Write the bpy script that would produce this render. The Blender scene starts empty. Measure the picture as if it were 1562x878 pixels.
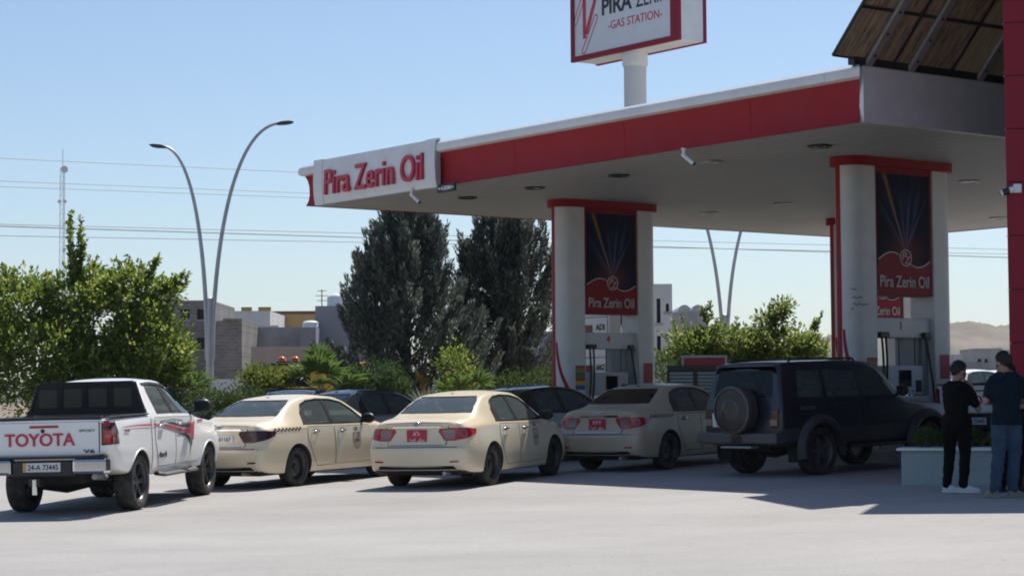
import bpy, bmesh, math, random
from mathutils import Vector, Matrix, noise
from mathutils.bvhtree import BVHTree
R = math.radians
S = bpy.context.scene
COL = S.collection

# ---------------------------------------------------------------- camera, sky, sun, exposure
F = 3100.0                                   # focal length in photo pixels (photo 1562 x 878)
PITCH, ROLL, CAM_Z = 3.065, -0.40, 1.8
CAM = Vector((0, 0, CAM_Z))
RM = (Matrix.Rotation(R(90 + PITCH), 3, 'X') @ Matrix.Rotation(R(ROLL), 3, 'Z'))
cd = bpy.data.cameras.new('camera')
cam = bpy.data.objects.new('camera', cd); COL.objects.link(cam)
cam.matrix_world = Matrix.Translation(CAM) @ RM.to_4x4()
cd.sensor_width = 36.0; cd.lens = 36.0 * F / 1562.0
cd.clip_start = 0.3; cd.clip_end = 12000
S.camera = cam
SUN_EL, SUN_AZ = 58.0, 27.0                  # azimuth from the view axis (+Y) towards +X
world = bpy.data.worlds.new('World'); S.world = world; world.use_nodes = True
wn = world.node_tree.nodes; wl = world.node_tree.links
for n in list(wn): wn.remove(n)
sky = wn.new('ShaderNodeTexSky'); sky.sky_type = 'NISHITA'; sky.sun_disc = False
sky.sun_elevation = R(SUN_EL); sky.sun_rotation = R(SUN_AZ)
sky.altitude = 600; sky.air_density = 1.0; sky.dust_density = 0.9; sky.ozone_density = 3.0
bg = wn.new('ShaderNodeBackground'); bg.inputs[1].default_value = 0.104
wo = wn.new('ShaderNodeOutputWorld')
wl.new(sky.outputs[0], bg.inputs[0]); wl.new(bg.outputs[0], wo.inputs[0])
sd = bpy.data.lights.new('sun', 'SUN'); sd.energy = 5.0; sd.angle = R(0.55); sd.color = (1.0, 0.95, 0.87)
sun = bpy.data.objects.new('sun', sd); COL.objects.link(sun)
sdir = Vector((math.sin(R(SUN_AZ)) * math.cos(R(SUN_EL)), math.cos(R(SUN_AZ)) * math.cos(R(SUN_EL)), math.sin(R(SUN_EL))))
sun.rotation_euler = sdir.to_track_quat('Z', 'Y').to_euler(); sun.location = (20, 40, 60)
S.view_settings.view_transform = 'Standard'; S.view_settings.look = 'None'
S.view_settings.exposure = 0.22; S.view_settings.gamma = 1.0; S.view_settings.use_curve_mapping = False
S.render.engine = 'CYCLES'
S.cycles.use_denoising = True
S.cycles.max_bounces = 7; S.cycles.diffuse_bounces = 3; S.cycles.glossy_bounces = 3
S.cycles.transparent_max_bounces = 16; S.cycles.transmission_bounces = 4; S.cycles.volume_bounces = 0
S.cycles.sample_clamp_indirect = 6.0; S.cycles.caustics_reflective = False; S.cycles.caustics_refractive = False
S.cycles.filter_width = 1.9

# ---------------------------------------------------------------- where things stand
def gz(x, y):                                # the forecourt rises a little to the right and away
    x = max(-45, min(45, x)); y = max(-40, min(62, y))
    return 0.02 * x + 0.014 * y
def ray(px, py):
    return RM @ Vector(((px - 781) / F, -(py - 439) / F, -1))
def at(px, py, D):                           # point on a pixel's ray at depth D metres
    d = ray(px, py); return CAM + d * (D / d.y)
def at_z(px, py, z):                         # where it meets a level plane
    d = ray(px, py); return CAM + d * ((z - CAM_Z) / d.z)
def gp(px, D):                               # ground point below a pixel column at depth D
    p = at(px, 605, D); return Vector((p.x, D, gz(p.x, D)))

# ---------------------------------------------------------------- mesh and object helpers
def link(o, parent=None):
    COL.objects.link(o)
    if parent is not None: o.parent = parent
    return o
def tag(o, label, cat, group=None):
    o['label'] = label; o['category'] = cat
    if group: o['group'] = group
    return o
def thing(name, label, cat, loc=(0, 0, 0), rz=0.0, group=None):
    o = bpy.data.objects.new(name, None); o.empty_display_size = 0.2
    link(o); o.location = loc; o.rotation_euler = (0, 0, rz)
    return tag(o, label, cat, group)
def struct(o):
    o['kind'] = 'structure'; return o
def add_obj(name, me, mt=None, parent=None):
    if mt is not None and not me.materials: me.materials.append(mt)
    return link(bpy.data.objects.new(name, me), parent)
def copy_tree(o, parent=None):
    c = o.copy(); COL.objects.link(c)
    if parent is not None: c.parent = parent
    for ch in list(o.children): copy_tree(ch, c)
    return c
def smooth(me, ang=40):
    me.polygons.foreach_set('use_smooth', [True] * len(me.polygons))
    me.set_sharp_from_angle(angle=R(ang)); return me
class MB:
    def __init__(s): s.v = []; s.f = []; s.M = None
    def add(s, vs, fs):
        b = len(s.v)
        for p in vs:
            p = Vector(p); s.v.append(tuple(s.M @ p if s.M else p))
        for f in fs: s.f.append(tuple(i + b for i in f))
        return s
    def box(s, x0, x1, y0, y1, z0, z1):
        return s.add([(x0,y0,z0),(x1,y0,z0),(x1,y1,z0),(x0,y1,z0),(x0,y0,z1),(x1,y0,z1),(x1,y1,z1),(x0,y1,z1)],
                     [(0,3,2,1),(4,5,6,7),(0,1,5,4),(1,2,6,5),(2,3,7,6),(3,0,4,7)])
    def tube(s, path, rad, n=10, cap=True):
        path = [Vector(p) for p in path]; k = len(path)
        if not hasattr(rad, '__len__'): rad = [rad] * k
        vs = []; fs = []; up = None
        for i, p in enumerate(path):
            t = (path[min(i + 1, k - 1)] - path[max(i - 1, 0)]).normalized()
            if up is None:
                up = Vector((0, 0, 1)) if abs(t.z) < .9 else Vector((1, 0, 0))
            a = t.cross(up).normalized(); up = a.cross(t).normalized()
            rr = rad[i]; ra, rb = rr if hasattr(rr, '__len__') else (rr, rr)
            for j in range(n):
                th = 2 * math.pi * j / n
                vs.append(p + a * (ra * math.cos(th)) + up * (rb * math.sin(th)))
        for i in range(k - 1):
            for j in range(n):
                fs.append((i*n+j, i*n+(j+1) % n, (i+1)*n+(j+1) % n, (i+1)*n+j))
        if cap:
            fs.append(tuple(range(n-1, -1, -1))); fs.append(tuple((k-1)*n + j for j in range(n)))
        return s.add(vs, fs)
    def lathe(s, prof, n=24, axis='Z', closed=False):
        vs = []; fs = []; k = len(prof)
        for (r, h) in prof:
            for j in range(n):
                th = 2 * math.pi * j / n; c, q = r * math.cos(th), r * math.sin(th)
                vs.append((c, q, h) if axis == 'Z' else ((c, h, q) if axis == 'Y' else (h, c, q)))
        for i in range(k - 1 + (1 if closed else 0)):
            i2 = (i + 1) % k
            for j in range(n): fs.append((i*n+j, i*n+(j+1) % n, i2*n+(j+1) % n, i2*n+j))
        if not closed:
            if prof[0][0] > 1e-5: fs.append(tuple(range(n-1, -1, -1)))
            if prof[-1][0] > 1e-5: fs.append(tuple((k-1)*n + j for j in range(n)))
        return s.add(vs, fs)
    def ball(s, c, r, n=12, m=8):
        c = Vector(c); r = Vector(r if hasattr(r, '__len__') else (r, r, r))
        vs = [c + Vector((0, 0, -r.z))]; fs = []
        for i in range(1, m):
            ph = -math.pi / 2 + math.pi * i / m
            for j in range(n):
                th = 2 * math.pi * j / n
                vs.append(c + Vector((r.x*math.cos(ph)*math.cos(th), r.y*math.cos(ph)*math.sin(th), r.z*math.sin(ph))))
        vs.append(c + Vector((0, 0, r.z)))
        for j in range(n): fs.append((0, 1 + (j+1) % n, 1 + j))
        for i in range(m - 2):
            for j in range(n): fs.append((1+i*n+j, 1+i*n+(j+1) % n, 1+(i+1)*n+(j+1) % n, 1+(i+1)*n+j))
        L = len(vs) - 1; b = 1 + (m - 2) * n
        for j in range(n): fs.append((b + j, b + (j+1) % n, L))
        return s.add(vs, fs)
    def prism(s, poly, a, b, axis='Y'):      # poly of 2D points, extruded from a to b along axis
        def P(u, v, t): return {'Y': (u, t, v), 'X': (t, u, v), 'Z': (u, v, t)}[axis]
        n = len(poly)
        vs = [P(u, v, a) for u, v in poly] + [P(u, v, b) for u, v in poly]
        fs = [tuple(range(n)), tuple(range(2*n-1, n-1, -1))] + [(i, i+n, (i+1) % n + n, (i+1) % n) for i in range(n)]
        return s.add(vs, fs)
    def mesh(s, name='m', fix=True):
        me = bpy.data.meshes.new(name); me.from_pydata(s.v, [], s.f)
        if fix:
            bm = bmesh.new(); bm.from_mesh(me)
            bmesh.ops.recalc_face_normals(bm, faces=bm.faces); bm.to_mesh(me); bm.free()
        me.update(); return me
    def build(s, name, mt, parent=None, sm=None, bevel=None, fix=True):
        me = s.mesh(name, fix); me.materials.append(mt)
        if sm: smooth(me, sm)
        o = link(bpy.data.objects.new(name, me), parent)
        if bevel:
            m = o.modifiers.new('bevel', 'BEVEL'); m.width = bevel; m.segments = 2; m.limit_method = 'ANGLE'
        return o
def circ(r, n, cx=0, cy=0, a0=0, a1=360):
    return [(cx + r*math.cos(R(a0 + (a1-a0)*i/n)), cy + r*math.sin(R(a0 + (a1-a0)*i/n))) for i in range(n + (0 if a1-a0 == 360 else 1))]
def evaluate(o, drop=True):
    dg = bpy.context.evaluated_depsgraph_get(); dg.update()
    me = bpy.data.meshes.new_from_object(o.evaluated_get(dg))
    if drop:
        bpy.data.objects.remove(o)
    return me
def pchip(tab):                              # smooth monotone curve through a table
    xs = [p[0] for p in tab]; ys = [p[1] for p in tab]; n = len(xs)
    h = [xs[i+1]-xs[i] for i in range(n-1)]; d = [(ys[i+1]-ys[i])/h[i] for i in range(n-1)]
    m = [d[0]] + [0]*(n-2) + [d[-1]]
    for i in range(1, n-1):
        if d[i-1]*d[i] > 0:
            w1 = 2*h[i]+h[i-1]; w2 = h[i]+2*h[i-1]; m[i] = (w1+w2)/(w1/d[i-1]+w2/d[i])
    def f(x):
        if x <= xs[0]: return ys[0]
        if x >= xs[-1]: return ys[-1]
        i = max(k for k in range(n-1) if xs[k] <= x); t = (x-xs[i])/h[i]
        return ((1+2*t)*(1-t)**2*ys[i] + t*(1-t)**2*h[i]*m[i] + t*t*(3-2*t)*ys[i+1] + t*t*(t-1)*h[i]*m[i+1])
    return f
_txt = {}
def text_mesh(body, w=None, h=None, ext=.004, bold=0.0):
    k = (body, w, h, ext, bold)
    if k in _txt: return _txt[k].copy()
    cu = bpy.data.curves.new('t', 'FONT'); cu.body = body; cu.size = 1; cu.extrude = 0.05; cu.offset = bold
    cu.resolution_u = 4
    o = link(bpy.data.objects.new('t', cu)); me = evaluate(o); bpy.data.curves.remove(cu)
    xs = [v.co.x for v in me.vertices]; ys = [v.co.y for v in me.vertices]
    if not xs: return me
    x0, x1, y0, y1 = min(xs), max(xs), min(ys), max(ys)
    sx = (w/(x1-x0)) if w else None; sy = (h/(y1-y0)) if h else None
    sx = sx or sy; sy = sy or sx
    for v in me.vertices:
        v.co = ((v.co.x-(x0+x1)/2)*sx, (v.co.y-(y0+y1)/2)*sy, v.co.z/0.05*ext)
    me.materials.clear(); _txt[k] = me
    return me.copy()
def text(name, body, mt, parent, M, w=None, h=None, ext=.004, bold=0.0):
    me = text_mesh(body, w, h, ext, bold); me.transform(M)
    return add_obj(name, me, mt, parent)
def frame(loc, u, v):                        # text plane: u to the right, v up
    u = Vector(u).normalized(); v = Vector(v).normalized(); n = u.cross(v)
    M = Matrix((u, v, n)).transposed().to_4x4(); M.translation = Vector(loc); return M

# ---------------------------------------------------------------- materials
def _new(name):
    m = bpy.data.materials.new(name); m.use_nodes = True; nt = m.node_tree
    for n in list(nt.nodes): nt.nodes.remove(n)
    out = nt.nodes.new('ShaderNodeOutputMaterial'); return m, nt.nodes, nt.links, out
def mul(c, k): return tuple(min(1, x*k) for x in c[:3]) + (1,)
def noise_node(N, L, scale, detail=4, coord='Object', stretch=None, rough=.55):
    tc = N.new('ShaderNodeTexCoord'); nz = N.new('ShaderNodeTexNoise')
    nz.inputs['Scale'].default_value = scale; nz.inputs['Detail'].default_value = detail
    nz.inputs['Roughness'].default_value = rough
    if stretch:
        mp = N.new('ShaderNodeMapping'); mp.inputs['Scale'].default_value = stretch
        L.new(tc.outputs[coord], mp.inputs[0]); L.new(mp.outputs[0], nz.inputs['Vector'])
    else: L.new(tc.outputs[coord], nz.inputs['Vector'])
    return nz
def ramp(N, L, src, stops):
    r = N.new('ShaderNodeValToRGB'); e = r.color_ramp.elements
    while len(e) < len(stops): e.new(.5)
    for i, (p, c) in enumerate(stops):
        e[i].position = p; e[i].color = c if len(c) == 4 else tuple(c) + (1,)
    L.new(src, r.inputs[0]); return r
def mat(name, col, rough=.5, metal=0., var=.12, vs=3., bump=0., bs=60., coat=0., dirt=None, ds=2., stretch=None, spec=.5):
    m, N, L, out = _new(name); b = N.new('ShaderNodeBsdfPrincipled')
    b.inputs['Roughness'].default_value = rough; b.inputs['Metallic'].default_value = metal
    b.inputs['Coat Weight'].default_value = coat; b.inputs['Coat Roughness'].default_value = .08
    b.inputs['Specular IOR Level'].default_value = spec
    nz = noise_node(N, L, vs, 5, stretch=stretch)
    r = ramp(N, L, nz.outputs['Fac'], [(.3, mul(col, 1-var)), (.7, mul(col, 1+var))]); src = r.outputs[0]
    if dirt:
        n2 = noise_node(N, L, ds, 6, rough=.65); r2 = ramp(N, L, n2.outputs['Fac'], [(.45, (0,0,0,1)), (.75, (1,1,1,1))])
        mx = N.new('ShaderNodeMixRGB'); mx.inputs[2].default_value = tuple(dirt[:3]) + (1,)
        k = N.new('ShaderNodeMath'); k.operation = 'MULTIPLY'; k.inputs[1].default_value = dirt[3] if len(dirt) > 3 else .5
        L.new(r2.outputs[0], k.inputs[0]); L.new(k.outputs[0], mx.inputs[0]); L.new(src, mx.inputs[1]); src = mx.outputs[0]
    L.new(src, b.inputs['Base Color'])
    if bump:
        n3 = noise_node(N, L, bs, 4); bp = N.new('ShaderNodeBump'); bp.inputs['Strength'].default_value = bump
        bp.inputs['Distance'].default_value = .02
        L.new(n3.outputs['Fac'], bp.inputs['Height']); L.new(bp.outputs[0], b.inputs['Normal'])
    L.new(b.outputs[0], out.inputs[0]); return m
def glass(name, tint=(.35, .38, .38), dust_veil=.05, dcol=(.5, .5, .48), ior=1.52, refl=(1, 1, 1)):
    m, N, L, out = _new(name)
    tr = N.new('ShaderNodeBsdfTransparent'); tr.inputs[0].default_value = tint + (1,)
    gl = N.new('ShaderNodeBsdfGlossy'); gl.inputs['Roughness'].default_value = .03; gl.inputs[0].default_value = refl + (1,)
    fr = N.new('ShaderNodeFresnel'); fr.inputs[0].default_value = ior
    df = N.new('ShaderNodeBsdfDiffuse'); df.inputs[0].default_value = dcol + (1,)
    m1 = N.new('ShaderNodeMixShader'); m1.inputs[0].default_value = dust_veil
    L.new(tr.outputs[0], m1.inputs[1]); L.new(df.outputs[0], m1.inputs[2])
    m2 = N.new('ShaderNodeMixShader'); L.new(fr.outputs[0], m2.inputs[0]); L.new(m1.outputs[0], m2.inputs[1]); L.new(gl.outputs[0], m2.inputs[2])
    L.new(m2.outputs[0], out.inputs[0]); return m
def foliage(name, c1, c2, trans=.35, rough=.5, c3=None):
    m, N, L, out = _new(name)
    g = N.new('ShaderNodeNewGeometry')
    st = [(0, c1), (.75, c2)] + ([(1., c3)] if c3 else [])
    r = ramp(N, L, g.outputs['Random Per Island'], st)
    b = N.new('ShaderNodeBsdfPrincipled'); b.inputs['Roughness'].default_value = rough; b.inputs['Specular IOR Level'].default_value = .35
    t = N.new('ShaderNodeBsdfTranslucent')
    mx = N.new('ShaderNodeMixShader'); mx.inputs[0].default_value = trans
    hs = N.new('ShaderNodeHueSaturation'); hs.inputs['Value'].default_value = 1.5; hs.inputs['Hue'].default_value = .485
    L.new(r.outputs[0], hs.inputs['Color'])
    L.new(r.outputs[0], b.inputs['Base Color']); L.new(hs.outputs[0], t.inputs[0])
    L.new(b.outputs[0], mx.inputs[1]); L.new(t.outputs[0], mx.inputs[2]); L.new(mx.outputs[0], out.inputs[0]); return m

def ground_mat():
    m, N, L, out = _new('forecourt_concrete'); b = N.new('ShaderNodeBsdfPrincipled')
    b.inputs['Roughness'].default_value = .85; b.inputs['Specular IOR Level'].default_value = .25
    a = noise_node(N, L, .3, 6, stretch=(.6, 1, 1), rough=.6)
    r = ramp(N, L, a.outputs['Fac'], [(.28, (.315, .303, .290)), (.5, (.355, .342, .329)), (.72, (.395, .382, .368))])
    s = noise_node(N, L, .8, 8, stretch=(.55, 1, 1), rough=.72)             # tyre-swept streaks
    rs = ramp(N, L, s.outputs['Fac'], [(.44, (1, 1, 1)), (.70, (.88, .875, .87))])
    mx = N.new('ShaderNodeMixRGB'); mx.blend_type = 'MULTIPLY'; mx.inputs[0].default_value = 1
    L.new(r.outputs[0], mx.inputs[1]); L.new(rs.outputs[0], mx.inputs[2])
    o = noise_node(N, L, .9, 8, rough=.75)                                  # oil spots
    ro = ramp(N, L, o.outputs['Fac'], [(.66, (1, 1, 1)), (.74, (.66, .65, .64))])
    m2 = N.new('ShaderNodeMixRGB'); m2.blend_type = 'MULTIPLY'; m2.inputs[0].default_value = .8
    L.new(mx.outputs[0], m2.inputs[1]); L.new(ro.outputs[0], m2.inputs[2])
    g = noise_node(N, L, 38, 3)
    rg = ramp(N, L, g.outputs['Fac'], [(.25, (.86, .86, .86)), (.75, (1.1, 1.1, 1.1))])
    m3 = N.new('ShaderNodeMixRGB'); m3.blend_type = 'MULTIPLY'; m3.inputs[0].default_value = 1
    L.new(m2.outputs[0], m3.inputs[1]); L.new(rg.outputs[0], m3.inputs[2])
    tcv = N.new('ShaderNodeTexCoord')
    v2 = N.new('ShaderNodeTexVoronoi'); v2.inputs['Scale'].default_value = 2.2; L.new(tcv.outputs['Object'], v2.inputs['Vector'])
    rs2 = ramp(N, L, v2.outputs['Distance'], [(.035, (.45, .44, .43)), (.06, (1, 1, 1))])
    m6 = N.new('ShaderNodeMixRGB'); m6.blend_type = 'MULTIPLY'; m6.inputs[0].default_value = .5
    L.new(m3.outputs[0], m6.inputs[1]); L.new(rs2.outputs[0], m6.inputs[2]); m3 = m6
    # dry earth beyond the forecourt
    tc = N.new('ShaderNodeTexCoord'); sp = N.new('ShaderNodeSeparateXYZ'); L.new(tc.outputs['Object'], sp.inputs[0])
    ab = N.new('ShaderNodeMath'); ab.operation = 'ABSOLUTE'; L.new(sp.outputs['X'], ab.inputs[0])
    ax = N.new('ShaderNodeMath'); ax.operation = 'ADD'; ax.inputs[1].default_value = 24; L.new(ab.outputs[0], ax.inputs[0])
    mxx = N.new('ShaderNodeMath'); mxx.operation = 'MAXIMUM'; L.new(ax.outputs[0], mxx.inputs[0]); L.new(sp.outputs['Y'], mxx.inputs[1])
    ed = N.new('ShaderNodeMapRange'); ed.inputs[1].default_value = 61; ed.inputs[2].default_value = 66; L.new(mxx.outputs[0], ed.inputs[0])
    en = noise_node(N, L, .05, 6); re = ramp(N, L, en.outputs['Fac'], [(.3, (.17, .13, .095)), (.7, (.25, .195, .14))])
    m4 = N.new('ShaderNodeMixRGB'); L.new(ed.outputs[0], m4.inputs[0]); L.new(m3.outputs[0], m4.inputs[1]); L.new(re.outputs[0], m4.inputs[2])
    L.new(m4.outputs[0], b.inputs['Base Color'])
    bp = N.new('ShaderNodeBump'); bp.inputs['Strength'].default_value = .35; bp.inputs['Distance'].default_value = .02
    L.new(g.outputs['Fac'], bp.inputs['Height']); L.new(bp.outputs[0], b.inputs['Normal'])
    L.new(b.outputs[0], out.inputs[0]); return m
def block_mat(name, c, mortar, sx=.4, sz=.2):
    m, N, L, out = _new(name); b = N.new('ShaderNodeBsdfPrincipled'); b.inputs['Roughness'].default_value = .9
    tc = N.new('ShaderNodeTexCoord'); mp = N.new('ShaderNodeMapping'); mp.inputs['Rotation'].default_value = (R(90), 0, 0)
    br = N.new('ShaderNodeTexBrick'); br.inputs['Color1'].default_value = mul(c, .85); br.inputs['Color2'].default_value = mul(c, 1.12)
    br.inputs['Mortar'].default_value = tuple(mortar) + (1,); br.inputs['Scale'].default_value = 1
    br.inputs['Brick Width'].default_value = sx; br.inputs['Row Height'].default_value = sz; br.inputs['Mortar Size'].default_value = .018
    L.new(tc.outputs['Object'], mp.inputs[0]); L.new(mp.outputs[0], br.inputs['Vector'])
    nz = noise_node(N, L, .6, 6); r = ramp(N, L, nz.outputs['Fac'], [(.3, (.75, .75, .75)), (.7, (1.15, 1.15, 1.15))])
    mx = N.new('ShaderNodeMixRGB'); mx.blend_type = 'MULTIPLY'; mx.inputs[0].default_value = 1
    L.new(br.outputs[0], mx.inputs[1]); L.new(r.outputs[0], mx.inputs[2]); L.new(mx.outputs[0], b.inputs['Base Color'])
    L.new(b.outputs[0], out.inputs[0]); return m
def poster_mat():                            # printed light rays on dark blue (Generated: x across, z up)
    m, N, L, out = _new('poster_print'); b = N.new('ShaderNodeBsdfPrincipled'); b.inputs['Roughness'].default_value = .6; b.inputs['Specular IOR Level'].default_value = .15
    tc = N.new('ShaderNodeTexCoord'); sp = N.new('ShaderNodeSeparateXYZ'); L.new(tc.outputs['Generated'], sp.inputs[0])
    def M(op, a, c=None):
        n = N.new('ShaderNodeMath'); n.operation = op
        for i, q in enumerate((a, c)):
            if q is None: continue
            if isinstance(q, (int, float)): n.inputs[i].default_value = q
            else: L.new(q, n.inputs[i])
        return n.outputs[0]
    dx = M('SUBTRACT', sp.outputs['Y'], .52); dz = M('MULTIPLY', M('SUBTRACT', sp.outputs['Z'], .16), 1.5)
    ang = M('ARCTAN2', dx, dz); rad = M('SQRT', M('ADD', M('MULTIPLY', dx, dx), M('MULTIPLY', dz, dz)))
    cb = N.new('ShaderNodeCombineXYZ'); L.new(M('ADD', M('MULTIPLY', ang, 7.5), 3.3), cb.inputs[0]); L.new(M('MULTIPLY', rad, .7), cb.inputs[1])
    nz = N.new('ShaderNodeTexNoise'); nz.inputs['Scale'].default_value = 1.25; nz.inputs['Detail'].default_value = 3; L.new(cb.outputs[0], nz.inputs['Vector'])
    r1 = ramp(N, L, nz.outputs['Fac'], [(.42, (0, 0, 0)), (.52, (.04, .07, .20)), (.64, (.26, .28, .38)), (.78, (.75, .75, .8))])
    fall = ramp(N, L, rad, [(.0, (.7, .7, .7)), (.3, (1, 1, 1)), (.7, (.42, .42, .5)), (1.0, (.10, .11, .18))])
    up = ramp(N, L, M('ABSOLUTE', ang), [(.32, (1, 1, 1)), (.62, (.25, .25, .25)), (.8, (0, 0, 0))])
    beam = ramp(N, L, M('ABSOLUTE', M('ADD', ang, .30)), [(0, (.55, .33, .07)), (.02, (.28, .12, .03)), (.05, (0, 0, 0))])
    glow = ramp(N, L, rad, [(0, (.40, .10, .05)), (.15, (.20, .05, .04)), (.38, (.03, .01, .03)), (.5, (0, 0, 0))])
    def MX(bl, a, c, f=1.):
        n = N.new('ShaderNodeMixRGB'); n.blend_type = bl; n.inputs[0].default_value = f
        for i, q in ((1, a), (2, c)):
            if isinstance(q, tuple): n.inputs[i].default_value = q
            else: L.new(q, n.inputs[i])
        return n.outputs[0]
    rays = MX('MULTIPLY', MX('MULTIPLY', r1.outputs[0], fall.outputs[0]), up.outputs[0])
    c = MX('ADD', (.012, .014, .035, 1), rays); c = MX('ADD', c, beam.outputs[0], .9); c = MX('ADD', c, glow.outputs[0], .8)
    c = MX('MULTIPLY', c, (.6, .6, .62, 1)); L.new(c, b.inputs['Base Color']); L.new(b.outputs[0], out.inputs[0]); return m  # last multiply dims the whole print in place of canopy shade

MT = {
 'white_clad': mat('white_cladding', (.74, .75, .77), .35, var=.04, dirt=(.35, .33, .30, .25), ds=1.3),
 'red_clad': mat('red_cladding', (.315, .014, .022), .5, var=.06, dirt=(.27, .04, .045, .35), ds=1.0, spec=.2),
 'red_shop': mat('red_shop_panel', (.26, .016, .035), .45, var=.05, spec=.2),
 'pylon_clad': mat('pylon_cladding', (.66, .665, .67), .4, var=.05, dirt=(.45, .44, .42, .3), ds=1.6),  # copy of the white cladding, darkened for the shade under the canopy
 'poster_red': mat('poster_red', (.26, .014, .022), .5, var=.05, spec=.2),  # red toned down to put the canopy shade into the poster
 'poster_white': mat('poster_white', (.50, .50, .50), .5, var=.03),  # print white greyed to put the canopy shade into the poster
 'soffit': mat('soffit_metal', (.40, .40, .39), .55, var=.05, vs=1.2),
 'red_letter': mat('red_letter', (.52, .03, .07), .4, var=.03),
 'white_print': mat('white_print', (.72, .72, .72), .45, var=.03),
 'black': mat('black_plastic', (.018, .018, .02), .45, var=.2),
 'dark': mat('dark_rubber', (.012, .012, .013), .8, var=.2),
 'tyre': mat('tyre_rubber', (.022, .021, .021), .82, var=.25, dirt=(.12, .11, .10, .6), ds=9),
 'grey_metal': mat('grey_metal', (.30, .32, .34), .4, metal=.6, var=.08),
 'galv': mat('galvanised_steel', (.42, .43, .45), .45, metal=.55, var=.12),
 'chrome': mat('chrome', (.75, .76, .78), .12, metal=1., var=.03),
 'dark_rim': mat('dark_rim', (.055, .055, .058), .35, metal=.5, var=.1),
 'alloy': mat('alloy_rim', (.42, .42, .43), .3, metal=.8, var=.08),
 'pump_white': mat('pump_panel', (.62, .64, .66), .4, var=.05, dirt=(.3, .3, .28, .3)),
 'pump_grey': mat('pump_grey', (.33, .35, .37), .45, var=.05),
 'screen': mat('dark_screen', (.01, .012, .014), .08, var=.05),
 'concrete': mat('kerb_concrete', (.40, .39, .38), .85, var=.12, bump=.2),
 'planter': mat('planter_render', (.33, .39, .40), .8, var=.08, dirt=(.2, .22, .22, .5), bump=.15),
 'soil': mat('dry_soil', (.20, .15, .10), .95, var=.25, bump=.4, bs=12),
 'bark': mat('bark', (.11, .085, .065), .9, var=.3, vs=8, bump=.6, bs=20),
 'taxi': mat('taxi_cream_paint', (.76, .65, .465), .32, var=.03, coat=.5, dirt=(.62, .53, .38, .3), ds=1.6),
 'taxi_shaded': mat('taxi_dusty_shaded_paint', (.50, .41, .295), .42, var=.04, coat=.25, dirt=(.42, .37, .29, .5), ds=1.8),  # taxi cream darkened to stand in for canopy shade, under a dusty mottle
 'white_paint': mat('white_car_paint', (.87, .87, .87), .26, var=.02, coat=.6, dirt=(.74, .71, .66, .3), ds=1.5),
 'navy_paint': mat('navy_car_paint', (.010, .016, .028), .32, var=.08, coat=.4, dirt=(.05, .05, .05, .3), ds=2),
 'charcoal_clad': mat('charcoal_cladding', (.038, .040, .043), .55, var=.1, dirt=(.08, .075, .07, .4), ds=3),
 'black_paint': mat('black_car_paint', (.012, .013, .016), .2, var=.1, coat=.7),
 'grey_paint': mat('grey_car_paint', (.17, .17, .175), .35, metal=.3, var=.06, coat=.5),
 'interior': mat('car_interior', (.045, .042, .04), .8, var=.2),
 'seat': mat('seat_fabric', (.14, .13, .12), .9, var=.2),
 'lens_red': mat('red_lens', (.40, .010, .018), .12, var=.05, coat=.5),
 'lens_dark': mat('dark_lens', (.04, .010, .014), .15, var=.1, coat=.3),
 'lens_clear': mat('clear_lens', (.26, .17, .17), .12, var=.05, coat=.3),
 'plate_red': mat('red_plate', (.45, .02, .05), .4, var=.04),
 'plate_white': mat('white_plate', (.68, .69, .70), .4, var=.04),
 'yellow': mat('yellow_paint', (.62, .36, .03), .4, var=.08, dirt=(.3, .2, .08, .4)),
 'orange_lens': mat('orange_lens', (.75, .14, .02), .2, var=.05),
 'glass_car': glass('car_glass', (.76, .86, .85), .20, (.32, .41, .41), 1.5),  # teal veil share lightens the panes in place of see-through glare
 'glass_rear': glass('rear_glass', (.42, .50, .50), .22, (.26, .33, .33), 1.5),
 'glass_dark': glass('tinted_glass', (.10, .11, .12), .02),
 'glass_bld': mat('window_glass', (.02, .025, .03), .08, var=.1),
 'poster': poster_mat(),
 'ground': ground_mat(),
 'block': block_mat('grey_block_wall', (.215, .20, .185), (.28, .265, .25)),
 'render_grey': mat('grey_render', (.25, .26, .29), .85, var=.06, vs=.5),
 'render_white': mat('white_render', (.66, .66, .67), .8, var=.05, vs=.6, dirt=(.4, .4, .4, .3), ds=.5),
 'render_stain': mat('stained_render', (.36, .36, .37), .9, var=.25, vs=.7),
 'render_tan': mat('tan_wall', (.36, .30, .26), .9, var=.12, vs=.7),
 'ochre': mat('ochre_wall', (.50, .34, .15), .85, var=.08, vs=.7),
 'ochre_edge': mat('ochre_parapet', (.44, .34, .10), .85, var=.1),
 'brown_edge': mat('brown_parapet', (.22, .10, .06), .85, var=.1),
 'tank': mat('water_tank', (.70, .70, .70), .5, var=.06),
}
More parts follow.
